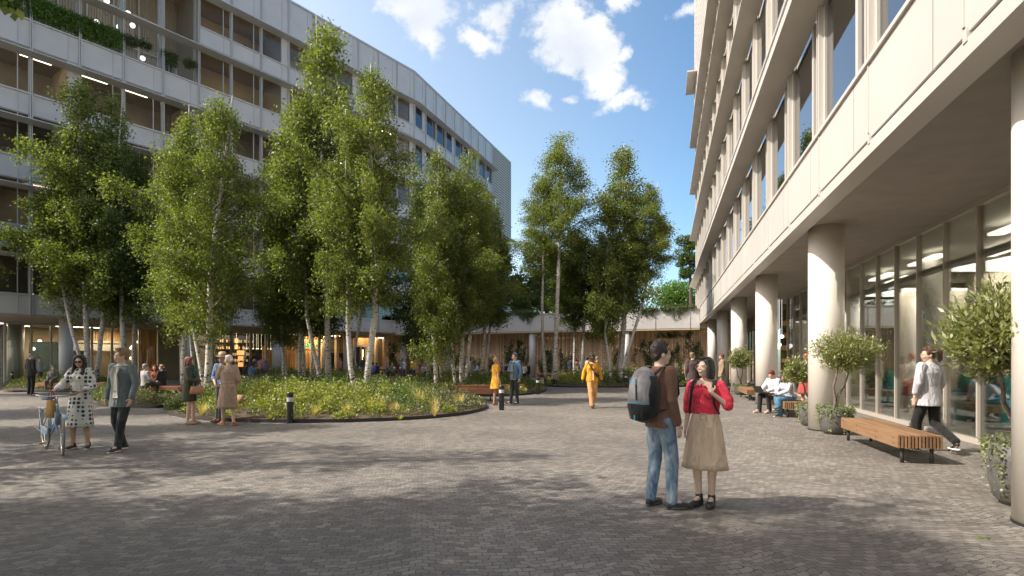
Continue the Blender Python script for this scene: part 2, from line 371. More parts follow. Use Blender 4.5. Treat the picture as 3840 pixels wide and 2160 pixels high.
# ------------------------------------------------------------------ left office building
BL = empty('office_building', (BX[0], BX[1], 0), 'six storey grey panelled office building bending back on the left, roof terrace with hanging greenery', 'building')
wins = []
for fr, NB, L, far in ((FA, NA, L1, False), (FB, 12.15, L2, True)):
    Tend = NB*L
    for i in range(7):   # spandrel bands
        z0 = 4.2 if i == 0 else T[i-1]; z1 = S[i] if i < 6 else ROOF
        t0 = 0; segs = [(0, Tend)]
        if far: segs = [(0, 9*L)]
        if not far and i >= 5: segs = [(0, 9*L)]+([(9*L, Tend)] if i == 6 else [])
        sp = MB()
        for (a, b_) in segs:
            sp.fbox(fr, a, b_, -.02, .2, z0, z1)
        o = sp.build('spandrel', M_PAN, BL, world=True)
        # raised joints and ledge
        jt = MB()
        for (a, b_) in segs:
            jt.fbox(fr, a, b_, -.09, .0, z1-.07, z1+.02); jt.fbox(fr, a, b_, -.045, -.01, z0, z0+.05)
            k = 0
            while k*L < b_-.1:
                if k*L >= a-.1:
                    tt = k*L+(.25*L if not far else .75*L); jt.fbox(fr, tt-.018, tt+.018, -.05, -.01, z0+.05, z1-.07)
                k += 1
        jt.build('trim', M_MUL, BL, world=True)
    for i in range(6):   # sunshades
        zz = T[i]-.42; sh = MB(); b_ = 9*L+.9 if far else Tend
        v = MB(); a0 = -.12
        A, Bq, C, D = fr.p(a0, 0), fr.p(b_, 0), fr.p(b_, -.75), fr.p(a0, -.75)
        P = [(*A[:2], zz-.16), (*Bq[:2], zz-.16), (*C[:2], zz-.05), (*D[:2], zz-.05), (*A[:2], zz), (*Bq[:2], zz), (*C[:2], zz), (*D[:2], zz)]
        if not fr.flip: P = [P[3], P[2], P[1], P[0], P[7], P[6], P[5], P[4]]
        v.hexa(P); v.build('sunshade', M_PAN, BL, world=True)
    for k in range(int(9 if far else NA)+1):
        mu = MB(); t = k*L
        top = ROOF-.03
        for dx in (-.06, .025): mu.fbox(fr, t+dx, t+dx+.045, -.115, .02, 4.2, top)
        mu.fbox(fr, t-.015, t+.025, -.05, .02, 4.2, top)
        mu.build('mullion', M_MUL, BL, world=True)
    for k in range(int(9 if far else NA)):
        for i in range(6):
            if not far and VOID(k, i): continue
            t0, t1 = k*L+.07, (k+1)*L-.06; tm = k*L+(.25*L if not far else .75*L)
            z0, z1 = S[i]+.02, T[i]
            opaque = (k*7+i*3) % 3 == 0
            wide = (tm, t1) if not far else (t0, tm); nar = (t0, tm) if not far else (tm, t1)
            if opaque:
                pn = MB(); pn.fbox(fr, nar[0], nar[1], .0, .1, z0, z1); pn.build('panel', M_PAN, BL, world=True)
                f = window_mb(fr, wide[0], wide[1], z0, z1, z1-.42)
            else:
                f = window_mb(fr, t0, t1, z0, z1, z1-.42, sub=tm)
            c = fr.p(t0, 0); wins.append((1/c[1]-(.004 if i < 2 else 0), f, M_GLF if far else M_GLU))
place_windows(wins, BL, M_MUL, M_GLF)
# floor slabs, rooms behind the glass
for fr, Tend in ((FA, NA*L1), (FB, 12*L2)):
    for i in range(7):
        z0 = 4.25 if i == 0 else T[i-1]+.06; z1 = (S[i]-.55 if i < 6 else ROOF-.3)
        a = MB(); segs = [(.2, Tend-.1)]
        for (p, q) in segs:
            if fr is FA and i == 5: a.fbox(fr, .2, 9*L1, .22, 8, z0, z1); continue
            a.fbox(fr, p, q, .22, 8, z0, z1)
        a.build('floor_slab', M_INTT if i >= 5 else M_INTD, BL, world=True)  # upper slabs turn tan as if lit; that light sits in the colour
    a = MB()
    for i in range(6):
        z0, z1 = S[i]-.6, T[i]+.1
        if fr is FA and i >= 4: a.fbox(fr, .25, 9*L1-.15, 3.4, 3.6, z0, z1)
        else: a.fbox(fr, .2, Tend-.1, 3.6, 3.8, z0, z1)
    a.build('inner_wall', M_INTD, BL, world=True)
    a = MB()
    for i in (4, 5):
        a.fbox(fr, .3, 9*L1-.1, 3.2, 3.35, S[i]-.5, T[i])
    a.build('inner_wall', M_INTT, BL, world=True)  # tan walls of the top two floors, lit look put into the colour
# blinds and dividing walls inside the upper rooms
dv = MB()
for i in range(6):
    for k in range(0, 15, 3):
        if VOID(k, i): continue
        dv.fbox(FA, k*L1+.4, k*L1+.5, .4, 3.1, S[i]-.5, T[i]+.04)
dv.build('partition', M_INTT, BL, world=True)
dv = MB()
for i in range(6):
    for k in range(1, 9, 2): dv.fbox(FB, k*L2+.4, k*L2+.9, .5, 1.6, S[i]-.5, T[i]+.05)
dv.build('partition', M_INTT, BL, world=True)
# ceiling light strips seen through the windows
for (k, i) in ((12.45, 3), (11.2, 3), (10.2, 3), (13.6, 3), (9.3, 2), (7.4, 2), (5.1, 2), (.8, 4), (12.3, 1), (10.5, 1), (6.2, 1), (3.1, 3)):
    if i == 4 and k >= 9: continue
    a = MB(); a.fbox(FA, k*L1, k*L1+1.5, 1.1, 1.32, T[i]-.08, T[i]-.03); a.build('ceiling_lamp', M_LAMP, BL, world=True)
# roof edge, gables, back
a = MB(); a.fbox(FA, 0, NA*L1, -.1, .3, ROOF, ROOF+.1); a.fbox(FB, 0, 12.15*L2, -.1, .3, ROOF, ROOF+.1); a.build('roof_edge', M_MUL, BL, world=True)
a = MB(); a.fbox(FA, 0, NA*L1, .3, 16, ROOF-.3, ROOF-.1); a.fbox(FB, 0, 12.15*L2, .3, 16, ROOF-.3, ROOF-.1); a.build('roof', M_PAN, BL, world=True)
a = MB(); a.fbox(FA, NA*L1, NA*L1+.3, 0, 16, 4.2, ROOF); a.fbox(FB, 12.15*L2-.3, 12.15*L2-.02, .3, 16, 4.2, ROOF); a.fbox(FA, 0, NA*L1, 15.7, 16, 0, ROOF-.3); a.build('end_wall', M_PAN, BL, world=True)
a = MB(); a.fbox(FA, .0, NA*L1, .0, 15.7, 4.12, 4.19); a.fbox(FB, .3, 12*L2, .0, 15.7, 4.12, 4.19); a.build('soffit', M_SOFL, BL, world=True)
# louvred end of the far wing
lv = MB(); t0, t1 = 9*L2+.05, 12.15*L2; z = 18.6
lv_z0 = 4.2
bk = MB(); bk.fbox(FB, t0, t1, .06, .25, 19.2, ROOF); bk.build('louvre_backing', mat('louvre_brown', (.24, .22, .18), .7), BL, world=True)  # even brown, darker than the pale blades before it
z = 19.3
while z < ROOF-.1:
    A, Bq, C, D = FB.p(t0, .05), FB.p(t1, .05), FB.p(t1, -.07), FB.p(t0, -.07)
    P = [(*A[:2], z+.13), (*Bq[:2], z+.13), (*C[:2], z), (*D[:2], z), (*A[:2], z+.16), (*Bq[:2], z+.16), (*C[:2], z+.19), (*D[:2], z+.19)]
    lv.hexa(P); z += .36
lv.build('louvre', mat('louvre_blade', (.66, .62, .53), .5), BL, world=True)
for q in (t0, t0+(t1-t0)/3, t0+2*(t1-t0)/3, t1-.05):
    a = MB(); a.fbox(FB, q, q+.05, -.11, .05, 19.2, ROOF); a.build('mullion', M_MUL, BL, world=True)
# lower storeys of the end bay
for i in range(4):
    a = MB(); z0 = 4.2 if i == 0 else T[i-1]
    a.fbox(FB, t0, t1, -.02, .2, z0, S[i] if i < 4 else 19.2); a.build('spandrel', M_PAN, BL, world=True)
    for j in range(3):
        w0 = t0+j*(t1-t0)/3; f, p = window_mb(FB, w0+.03, w0+(t1-t0)/3-.03, S[i]+.02, T[i], T[i]-.42, sub=w0+.7*(t1-t0)/3)
        f.build('end_window', M_MUL, BL, world=True); p.build('end_pane', M_GLU, BL, world=True)
    a = MB(); a.fbox(FB, t0-.5, t1+.6, -.75, 0, T[i]-.5, T[i]-.42); a.build('sunshade', M_PAN, BL, world=True)
# terrace cut-out: fluted walls, glazing bars, floor
a = MB(); a.fbox(FA, 9*L1, NA*L1, .2, 3.2, 20.8, 21.3); a.build('terrace_floor', M_SOFL, BL, world=True)
a = MB(); q = .2
while q < 3.1: a.fbox(FA, 9*L1, 9*L1+.06, q, q+.06, 21.3, 30.9); q += .115
a.fbox(FA, 9*L1-.1, 9*L1+.02, .1, 3.2, 21.3, 30.9); a.build('fluted_wall', M_FLUT, BL, world=True)
a = MB(); q = 9*L1+.1
while q < NA*L1: a.fbox(FA, q, q+.07, 3.2, 3.26, 21.3, 30.9); q += .16
a.fbox(FA, 9*L1, NA*L1, 3.26, 3.4, 21.3, 30.9); a.build('fluted_wall', M_FLUT, BL, world=True)
a = MB(); q = 9*L1+1.1
while q < NA*L1: a.fbox(FA, q, q+.08, 3.0, 3.15, 21.3, 28.2); q += 1.55
for z in (23.5, 25.9): a.fbox(FA, 9*L1+1.1, NA*L1, 3.02, 3.14, z, z+.09)
a.build('glazing_bars', M_MUL2, BL, world=True)
a = MB()
for k in range(9, 16):
    a = MB(); a.fbox(FA, k*L1-.16, k*L1+.16, .2, .5, 21.35, 28.2); a.build('terrace_post', M_MUL, BL, world=True)
a = MB()
for z in [21.55+.14*j for j in range(7)]: a.fbox(FA, 9*L1+.1, NA*L1, .08, .1, z, z+.015)
for k in range(9*2, 30): a.fbox(FA, k*L1/2+.3, k*L1/2+.33, .07, .11, 21.35, 22.5)
a.build('railing', M_MUL2, BL, world=True)

# ground floor of the left building (set 8 m back)
N0 = 8.0
def tA(x, n=N0): return FA.tx(x, n)
a = MB()
xs = [19, 118, 192, 268, 345, 420, 470, 522, 594]
for i in range(len(xs)):
    t = tA(xs[i]); a.fbox(FA, t-.06, t+.06, N0-.06, N0+.1, 0, 4.1)
a.fbox(FA, tA(594), tA(19), N0-.05, N0+.08, 4.0, 4.12); a.fbox(FA, tA(594), tA(19), N0-.05, N0+.08, 0, .1)
a.fbox(FA, tA(470), tA(120), N0-.03, N0+.06, 2.75, 2.83)
a.build('shopfront_frame', M_MUL2, BL, world=True)
a = MB(); a.fbox(FA, tA(594), tA(19), N0, N0+.02, .05, 4.05); a.build('shopfront_glass', M_GLR, BL, world=True)
a = MB(); a.fbox(FA, tA(19)-.02, tA(19)+.04, N0, 15, 0, 4.1); a.build('shopfront_glass', M_GLR, BL, world=True)
a = MB(); a.fbox(FA, tA(684), tA(594), N0-.1, N0+.3, 0, 4.12); a.build('plaster_wall', M_PLAS, BL, world=True)
a = MB()
for x0 in (684, 735, 800, 868, 940, 998, 1045, 1062):
    t = tA(x0); a.fbox(FA, t-.09, t+.09, N0-.08, N0+.14, 0, 4.1)
a.fbox(FA, tA(1062), tA(684), N0-.05, N0+.08, 3.98, 4.12); a.fbox(FA, tA(1062), tA(800), N0-.05, N0+.08, 0, .1)
a.fbox(FA, tA(800), tA(735), N0-.05, N0+.08, 2.6, 2.75)
a.build('shopfront_frame', M_MUL2, BL, world=True)
a = MB(); a.fbox(FA, tA(1045), tA(684), N0, N0+.02, .05, 4.05); a.build('shopfront_glass', M_GLR, BL, world=True)
# inner walls: bar, timber slats, corridor
def slats(fr, t0, t1, n, z0, z1, m, par, name='slat_wall', st=.11, w_=.06, dp=.05, back=True):
    a = MB(); q = min(t0, t1); e = max(t0, t1)
    while q < e: a.fbox(fr, q, q+w_, n-dp, n, z0, z1); q += st
    a.build(name, m, par, world=True)
    if back:
        a = MB(); a.fbox(fr, min(t0, t1), e, n+.002, n+.1, z0, z1); a.build(name+'_backing', M_INTD, par, world=True)
slats(FA, tA(594, 9.6), tA(500, 9.6), 9.6, .9, 4.1, M_SLATW, BL, st=.14, w_=.09)
slats(FA, tA(455, 13), tA(340, 13), 13, 2.8, 4.1, M_SLATW, BL, st=.16, w_=.1)
slats(FA, tA(1300, 9.3), tA(1070, 9.3), 9.3, 0, 4.1, M_SLATW, BL, st=.2, w_=.12)
slats(FA, tA(1455, 8.9), tA(1300, 8.9), 8.9, 0, 4.1, M_SLATW, BL, st=.2, w_=.12)
a = MB(); a.fbox(FA, tA(1300), tA(1060), N0+.7, N0+.8, 2.6, 2.66); a.build('signboard_rail', M_STEEL, BL, world=True)
a = MB()
for x0 in (1115, 1208, 1262, 1295, 1410, 1440, 1452):
    t = tA(x0, 8.3); a = MB(); a.fbox(FA, t-.16, t+.16, 8.1, 8.45, 0, 4.1); a.build('timber_post', mat('pale_timber', (.62, .50, .33), .55), BL, world=True)
a = MB(); t0, t1 = tA(1372, 8.5), tA(1332, 8.5)
a.fbox(FA, t0-.1, t0, 8.4, 8.6, 0, 3.0); a.fbox(FA, t1, t1+.1, 8.4, 8.6, 0, 3.0); a.fbox(FA, t0-.1, t1+.1, 8.4, 8.6, 3.0, 3.2); a.fbox(FA, (t0+t1)/2-.05, (t0+t1)/2+.05, 8.42, 8.58, 0, 3)
a.build('door_frame', M_MUL, BL, world=True)
a = MB(); a.fbox(FA, t0, t1, 8.7, 8.75, 0, 3.0); a.build('door', mat('door_dark', (.04, .03, .02), .4), BL, world=True)
a = MB(); a.fbox(FA, t0+.25, t0+.37, 8.6, 8.68, .6, 2.7); a.build('door_lamp', M_LAMPW, BL, world=True)
a = MB(); a.fbox(FA, tA(1262, 9.0), tA(1208, 9.0), 8.9, 9.1, 0, 2.3); a.fbox(FA, tA(1295, 9.0), tA(1268, 9.0), 8.9, 9.1, 0, 2.3); a.build('dark_opening', M_DARK, BL, world=True)
a = MB(); a.fbox(FA, tA(1455, 15), tA(19, 15), 15, 15.3, 0, 4.1); a.build('inner_wall', M_INTT, BL, world=True)
a = MB(); a.fbox(FA, tA(800, 14), tA(684, 14), 12, 12.1, 0, 4.1); a.build('inner_wall', M_INTW, BL, world=True)
a = MB(); a.fbox(FA, tA(470, 12), tA(270, 12), 12, 12.2, 2.3, 3.1); a.build('inner_bulkhead', mat('bulkhead', (.30, .27, .22), .7), BL, world=True)
a = MB(); a.fbox(FA, tA(330, 12.5), tA(110, 12.5), 12.5, 12.6, 0, 2.9); a.build('dark_partition', mat('teal_dark', (.03, .05, .055), .4), BL, world=True)
# the bar: dark back wall, shelves of bottles, amber boxes
a = MB(); a.fbox(FA, tA(1045, 12), tA(800, 12), 12, 12.2, 0, 4.1); a.build('bar_back_wall', mat('bar_dark', (.045, .035, .025), .6), BL, world=True)
a = MB()
for z in (1.35, 1.95, 2.55, 3.2, 3.75): a.fbox(FA, tA(965, 11.7), tA(815, 11.7), 11.7, 12, z, z+.04)
a.build('bar_shelf', M_STEEL, BL, world=True)
rb = random.Random(3); a = MB()
for z in (1.39, 1.99, 2.59, 3.24):
    q = tA(950, 11.8)
    while q < tA(820, 11.8):
        if rb.random() < .6: a.fbox(FA, q, q+.07, 11.8, 11.87, z, z+.2+.08*rb.random())
        q += .2
a.build('bottle_row', mat('bottle_glow', (1, .62, .3), emit=.35), BL, world=True, kind='stuff')
for (x0, z) in ((888, 3.2), (888, 2.6), (900, 1.5), (908, 1.5), (896, 2.05), (904, 2.05), (911, 2.05), (900, .9), (908, .9)):
    t = tA(x0, 11.6); a = MB(); a.fbox(FA, t-.13, t+.13, 11.6, 11.75, z, z+.42); a.build('amber_box', mat('amber_box', (1, .5, .18), emit=.7), BL, world=True)
a = MB(); a.fbox(FA, tA(1045, 11), tA(985, 11), 11, 11.1, 0, 2.9); a.build('timber_booth', M_SLATW, BL, world=True)
a = MB()
for x0 in (862, 887, 925, 944, 950, 962, 968, 980, 998, 1003, 1015, 1020):
    p = FA.p(tA(x0, 9.6), 9.6); a = MB(); a.ell((p[0], p[1], 2.62), (.06, .06, .07), n=8, m=5)
    a.box(p[0]-.006, p[0]+.006, p[1]-.006, p[1]+.006, 2.67, 4.1)
    a.build('pendant_lamp', M_BULB, BL, world=True)
a = MB()
for (x0, n) in ((38, 9.5), (75, 12), (255, 10.5), (320, 9.5), (345, 10.4), (1100, 8.3), (1255, 8.2), (975, 9.2), (1420, 8.2), (870, 9.2)):
    t = tA(x0, n); a = MB(); a.fbox(FA, t-.7, t+.7, n, n+.2, 4.06, 4.1); a.build('ceiling_lamp', M_LAMP, BL, world=True)
for (x0, z, n) in ((149, 2.9, 9), (125, 2.35, 9), (520, 3.0, 9), (497, 2.62, 8.8), (492, 2.5, 9.1), (492, 1.7, 9)):
    p = FA.p(tA(x0, n), n); a = MB(); a.ell((p[0], p[1], z), (.13, .13, .13)); a.build('globe_lamp', M_GLOBE, BL, world=True, smooth=True)
for (x0, z) in ((330, 26.2), (400, 25.6), (480, 25.4), (497, 24.7), (447, 24.2), (535, 22.7), (362, 23.9), (130, 26.4)):
    p = FA.p(tA(x0, 2.2), 2.2); a = MB(); a.ell((p[0], p[1], z), (.17, .17, .17))
    o = a.build('globe_lamp', M_GLOBE, BL, world=True, smooth=True)
    b_ = MB(); b_.tube([(p[0]-.21, p[1], z), (p[0]-.2, p[1], z-.7), (p[0]-.1, p[1], z-.95), (p[0]+.1, p[1], z-.95), (p[0]+.2, p[1], z-.7), (p[0]+.21, p[1], z)], .012, 5)
    b_.tube([(p[0], p[1], z+.2), (p[0], p[1], z+3)], .008, 4); b_.build('lamp_cable', M_STEEL, BL, world=True)
# columns under the left building
for k in (12.2, 9.25, 6.25, 3.25, .3):
    p = FA.p(k*L1, .75); a = MB(); a.cyl(p[0], p[1], 0, 4.12, .36, n=32)
    a.build('column', M_COLG, BL, world=True, smooth=True)
p = FA.p(tA(60, 9), 9); a = MB(); a.cyl(p[0], p[1], 0, 4.1, .45, n=32); a.build('column', M_COLG, BL, world=True, smooth=True)
# green letters over the timber wall; only the pieces the trees leave readable
def letters(parent, txt, x0, z, size, n=8.7):
    cu = bpy.data.curves.new('letters', 'FONT'); cu.body = txt; cu.size = size; cu.extrude = .05; cu.space_character = 1.0
    tmp = bpy.data.objects.new('tmp_letters', cu); me = bpy.data.meshes.new_from_object(tmp); bpy.data.objects.remove(tmp); o = bpy.data.objects.new('letters', me); COL.objects.link(o); me.materials.append(mat('green_letter', (.0, .42, .25), .4, emit=.25))
    p = FA.p(tA(x0, n), n, z); o.location = Vector(p)-Vector(parent.location); o.rotation_euler = (R(90), 0, math.atan2(.8117, .584)); o.parent = parent; return o
SG = empty('sign', FA.p(tA(1170, 8.6), 8.6, 2.6), 'green lettered shop sign hung in front of the warm timber wall behind the birches', 'sign')
a = MB(); a.fbox(FA, tA(1240, 8.75), tA(1125, 8.75), 8.78, 8.82, 2.5, 2.54); a.build('rail', M_STEEL, SG, world=True)
for txt, x0, z, sz in (('g', 1125, 3.0, 1.15), ('ails', 1142, 2.85, .62), ('n', 1163, 2.85, .62), ('l', 1185, 2.85, .8), ('rq', 1199, 2.85, .66), ('L', 1228, 2.82, .66)): letters(SG, txt, x0, z, sz)

# ------------------------------------------------------------------ right building
FR = mkframe((2.93, 0), (.2577, .9662), (.9662, -.2577))
BR = empty('office_building', (2.93, 0, 0), 'sunlit cream office building on the right, raised on round columns over a glazed arcade', 'building')
LR = 2.553/.9662; TR0 = 13.14/.9662-5*LR; TRE = TR0+20*LR; TS = TR0-2*LR
SR = [5.82, 10.05, 14.3, 18.55, 22.8]; SHR = [8.22, 12.47, 16.72, 20.97]; TRt = [z+.4 for z in SHR]; RTOP = 37
wins = []
for i in range(5):
    z0 = 4.72 if i == 0 else TRt[i-1]; z1 = SR[i]
    sp = MB(); gp = MB(); k = -2
    while k < 20:
        t0 = TR0+k*LR
        for (a0, a1) in ((t0+.02, t0+.25*LR-.012), (t0+.25*LR+.012, t0+LR-.02)):
            sp.fbox(FR, a0, a1, -.03, .1, z0, z1-.05)
        k += 1
    o = sp.build('spandrel', M_PAN2, BR, world=True)
    gp.fbox(FR, TS, TRE, .0, .22, z0, z1-.02); gp.build('spandrel_core', mat('joint_grey', (.22, .20, .18), .7), BR, world=True)
    lg = MB(); lg.fbox(FR, TS, TRE, -.07, .12, z1-.05, z1+.01); lg.build('sill_ledge', M_PAN2, BR, world=True)
for i, zz in enumerate(SHR):
    v = MB(); e = TRE+.55
    A, Bq, C, D = FR.p(TS, 0), FR.p(e, 0), FR.p(e, -.56), FR.p(TS, -.56)
    P = [(*A[:2], zz-.10), (*Bq[:2], zz-.10), (*C[:2], zz-.03), (*D[:2], zz-.03), (*A[:2], zz+.03), (*Bq[:2], zz+.03), (*C[:2], zz+.03), (*D[:2], zz+.03)]
    if not FR.flip: P = [P[3], P[2], P[1], P[0], P[7], P[6], P[5], P[4]]
    v.hexa(P); v.build('sunshade', M_SHD2, BR, world=True)
for k in range(-2, 21):
    t = TR0+k*LR; mu = MB()
    mu.fbox(FR, t-.02, t+.02, -.045, .12, 4.8, 5.77); mu.fbox(FR, t-.05, t+.05, .11, .16, 4.7, 22.7)
    for i in range(4): mu.fbox(FR, t-.09, t-.03, -.06, .14, SR[i], TRt[i]); mu.fbox(FR, t+.03, t+.09, -.06, .14, SR[i], TRt[i]); mu.fbox(FR, t-.03, t+.03, .0, .14, SR[i], TRt[i])
    mu.fbox(FR, t-.09, t-.01, -.05, .12, 4.63, 4.76)
    mu.build('mullion', M_MUL2, BR, world=True)
    if k < 20:
        for i in range(4):
            tm = t+.25*LR; f, p = window_mb(FR, t+.09, t+LR-.09, SR[i]+.01, TRt[i], SHR[i]+.1, w_=.07, sub=tm)
            f.fbox(FR, tm-.06, tm+.06, .01, .12, SR[i]+.08, TRt[i]-.08)
            wins.append((1/(1+max(0, t))-.002*i, (f, p), ''))
place_windows(wins, BR, M_MUL2, M_GLV)
a = MB(); a.fbox(FR, TS, TRE, -.04, .28, 4.48, 4.66); a.build('edge_beam', M_PAN2, BR, world=True)
a = MB(); a.fbox(FR, TS, TRE, .05, .2, 4.66, 4.74); a.build('shadow_gap', M_DARK, BR, world=True)
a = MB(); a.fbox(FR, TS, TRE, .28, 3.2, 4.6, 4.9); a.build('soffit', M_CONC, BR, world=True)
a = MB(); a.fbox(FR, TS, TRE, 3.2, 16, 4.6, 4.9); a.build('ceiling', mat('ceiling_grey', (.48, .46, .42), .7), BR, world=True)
for i in range(5):
    a = MB(); a.fbox(FR, TS, TRE-.2, .24, 12, TRt[i-1]+.05 if i else 4.95, SR[i]-.4); a.build('floor_slab', M_INTW if i else M_CONC, BR, world=True)
a = MB(); a.fbox(FR, TS, TRE-.2, 5.5, 5.7, 4.9, 22.5); a.build('inner_wall', mat('inner_beige', (.33, .27, .20), .7), BR, world=True)
a = MB()
for k in range(-2, 20, 1):
    for i in range(4): a = MB(); a.fbox(FR, TR0+k*LR+.3, TR0+k*LR+.55, .35, .6, SR[i]-.38, TRt[i]+.05); a.build('blind_box', mat('curtain', (.42, .35, .26), .8), BR, world=True) if k < 8 else None
a = MB(); a.fbox(FR, TRE-1, TRE-.9, .3, .5, 5, 8); a.build('blind_box', mat('curtain', (.42, .35, .26), .8), BR, world=True)
a = MB(); a.fbox(FR, TRE-.2, TRE, .0, 16, 4.48, RTOP); a.fbox(FR, TS, TRE-.2, 15.7, 16, 0, RTOP); a.fbox(FR, TS-.3, TS, .1, 16, 4.48, RTOP); a.fbox(FR, TS, TRE-.2, .3, 15.7, RTOP-.3, RTOP); a.build('end_wall', M_PAN2, BR, world=True)
# louvred plant storey
lv = MB(); z = 22.9
while z < RTOP:
    A, Bq, C, D = FR.p(TS, .05), FR.p(TRE, .05), FR.p(TRE, -.1), FR.p(TS, -.1)
    P = [(*A[:2], z+.25), (*Bq[:2], z+.25), (*C[:2], z), (*D[:2], z), (*A[:2], z+.3), (*Bq[:2], z+.3), (*C[:2], z+.34), (*D[:2], z+.34)]
    lv.hexa(P if FR.flip else P[4:]+P[:4]); z += .5
lv.build('louvre', M_PAN2, BR, world=True)
a = MB(); a.fbox(FR, TS, TRE, .06, .3, 22.8, RTOP); a.build('louvre_backing', mat('louvre_brown', (.25, .22, .18), .7), BR, world=True)  # backing in one darker brown than the blades
for k in range(-2, 21):
    a = MB(); a.fbox(FR, TR0+k*LR-.06, TR0+k*LR+.02, -.16, .05, 22.8, RTOP); a.build('mullion', M_PAN2, BR, world=True)
a = MB(); a.fbox(FR, TRE-3.5, TRE+.9, -.9, 0, 26.0, 26.12); a.build('sunshade', M_SHD2, BR, world=True)
# arcade columns
for q in range(-1, 6):
    Y = 5.43+7.47*q
    if q == -1: continue
    X = .2668*Y+3.68+(.12 if q == 0 else 0); a = MB(); a.cyl(X, Y, 0.012, 4.6, .365, n=56); o = a.build('column', M_COLM, BR, world=True, smooth=True)
    a = MB(); a.cyl(X, Y, .0, .03, .372, n=56); q_ = a.mesh('joint'); q_.transform(Matrix.Translation(-Vector(BR.location))); link('joint', q_, M_DARK, o)
# arcade glazing
def tG(Y): return (Y)/.9662
def ptG(Y, n=2.94): # t on the glass line whose point has this Y
    return (Y+n*.2577)/.9662
xs = [1.6, 2.9, 4.17, 5.44, 6.72, 8.0, 9.27, 10.55, 11.83, 13.1, 14.4, 15.65, 16.93, 18.2, 19.5, 20.8, 22.05, 23.3, 24.6, 25.9, 27.2]
gy = [2133*5.97/(x-2489) for x in (3673, 3549, 3448, 3363.5, 3293, 3233, 3181)]
def glazing(ys, tr=3.62):
    fm = MB()
    for y in ys: t = ptG(y); fm.fbox(FR, t-.027, t+.027, 2.89, 2.99, .0, 4.6)
    t0, t1 = ptG(ys[0]), ptG(ys[-1])
    fm.fbox(FR, t0, t1, 2.86, 3.04, 0, .09); fm.fbox(FR, t0, t1, 2.885, 3.015, 4.5, 4.6)
    if tr: fm.fbox(FR, t0, t1, 3.03, 3.1, tr-.07, tr+.07)
    fm.build('arcade_frame', mat('arcade_frame', (.46, .42, .37), .4), BR, world=True)
    gm = MB(); gm.fbox(FR, t0, t1, 2.94, 2.955, .06, 4.53); gm.build('arcade_glass', M_GLR, BR, world=True)
ys0 = [gy[0]+1.277*k for k in range(-8, 14)]
glazing([y for y in ys0 if y < 27.4]); glazing([37.5+1.277*k for k in range(0, 11)])
a = MB(); tq = ptG(ys0[-1] if ys0[-1] < 27.4 else 27.1)
a.fbox(FR, ptG(26.0), ptG(26.0)+.02, 2.95, 9, .06, 4.53); a.build('arcade_glass', M_GLR, BR, world=True)
a = MB(); a.fbox(FR, TS, TRE, 12.2, 12.4, 0, 4.6); a.build('inner_wall', mat('arcade_back', (.36, .30, .23), .8, noise=.25, nscale=.5), BR, world=True)
a = MB(); a.fbox(FR, TS, TRE-.3, 3.05, 12.2, 0.004, .012); a.build('inner_floor', M_FLOORI, BR, world=True)
a = MB()
for k in range(0, 5): a.fbox(FR, ptG(8.2+5.2*k), ptG(8.2+5.2*k)+.5, 6.5, 9.5, 0, 4.6)
a.build('inner_partition', mat('inner_beige2', (.50, .44, .35), .75), BR, world=True)
for (Y, n) in ((16.2, 4.6), (23.5, 4.6), (30.8, 4.6)):
    p = FR.p(ptG(Y, n), n); a = MB(); a.cyl(p[0], p[1], 0, 4.6, .36, n=40); a.build('column', M_COLM, BR, world=True, smooth=True)
a = MB()
for (x0, y0, n) in ((3790, 900, 4.2), (3350, 1040, 5.0), (3290, 1045, 4.2), (3450, 965, 4.2), (3750, 920, 5.5)):
    t = FR.tx(x0, n); a = MB(); a.fbox(FR, t-.9, t+.9, n, n+.28, 4.38, 4.44); a.build('ceiling_lamp', M_LAMP, BR, world=True)
# side wall with shelves at the end of the first glazed room
BK = empty('bookcase', FR.p(ptG(30), 3.3), 'tall wall of shelves with red edges and dark books, between the arcade columns', 'bookcase')
a = MB(); t = ptG(30.2, 3.5); a.fbox(FR, t, t+.15, 3.2, 6.2, .0, 4.55); a.build('back_panel', mat('moss_panel', (.12, .14, .04), .8, noise=.5, nscale=5), BK, world=True)
for j, z in enumerate((.35, 1.0, 1.65, 2.3, 2.95, 3.6)):
    a = MB(); a.fbox(FR, t-.35, t, 3.2, 6.2, z, z+.05); a.build('shelf', mat('red_edge', (.45, .06, .03), .5), BK, world=True)
    a = MB(); a.fbox(FR, t-.33, t, 3.2, 6.2, z-.22, z-.002); a.build('fascia', mat('brass_panel', (.45, .28, .09), .5), BK, world=True)
    rb = random.Random(j); a = MB(); q = 3.25
    while q < 6.1:
        w_ = rb.uniform(.05, .2)
        if rb.random() < .7: a.fbox(FR, t-.3, t-.05, q, q+w_, z+.052, z+rb.uniform(.25, .38))
        q += w_+.05
    a.build('book_row', mat('dark_books', (.03, .03, .035), .5), BK, world=True, kind='stuff')
for (x0, y0) in ((2932, 1262), (2923, 1293), (2911, 1297), (2918, 1303)):
    p = Vector((PX(x0, 28.5), 28.5, ZY(y0, 28.5))); a = MB(); a.ell(p, (.1, .1, .1)); a.tube([p+Vector((0, 0, .1)), (p.x, p.y, 4.6)], .006, 4)
    tag(a.build('globe_lamp', M_GLOBE, smooth=True), 'small white globe lamp hung in front of the bookcase', 'lamp', 'globe lamps by the bookcase')

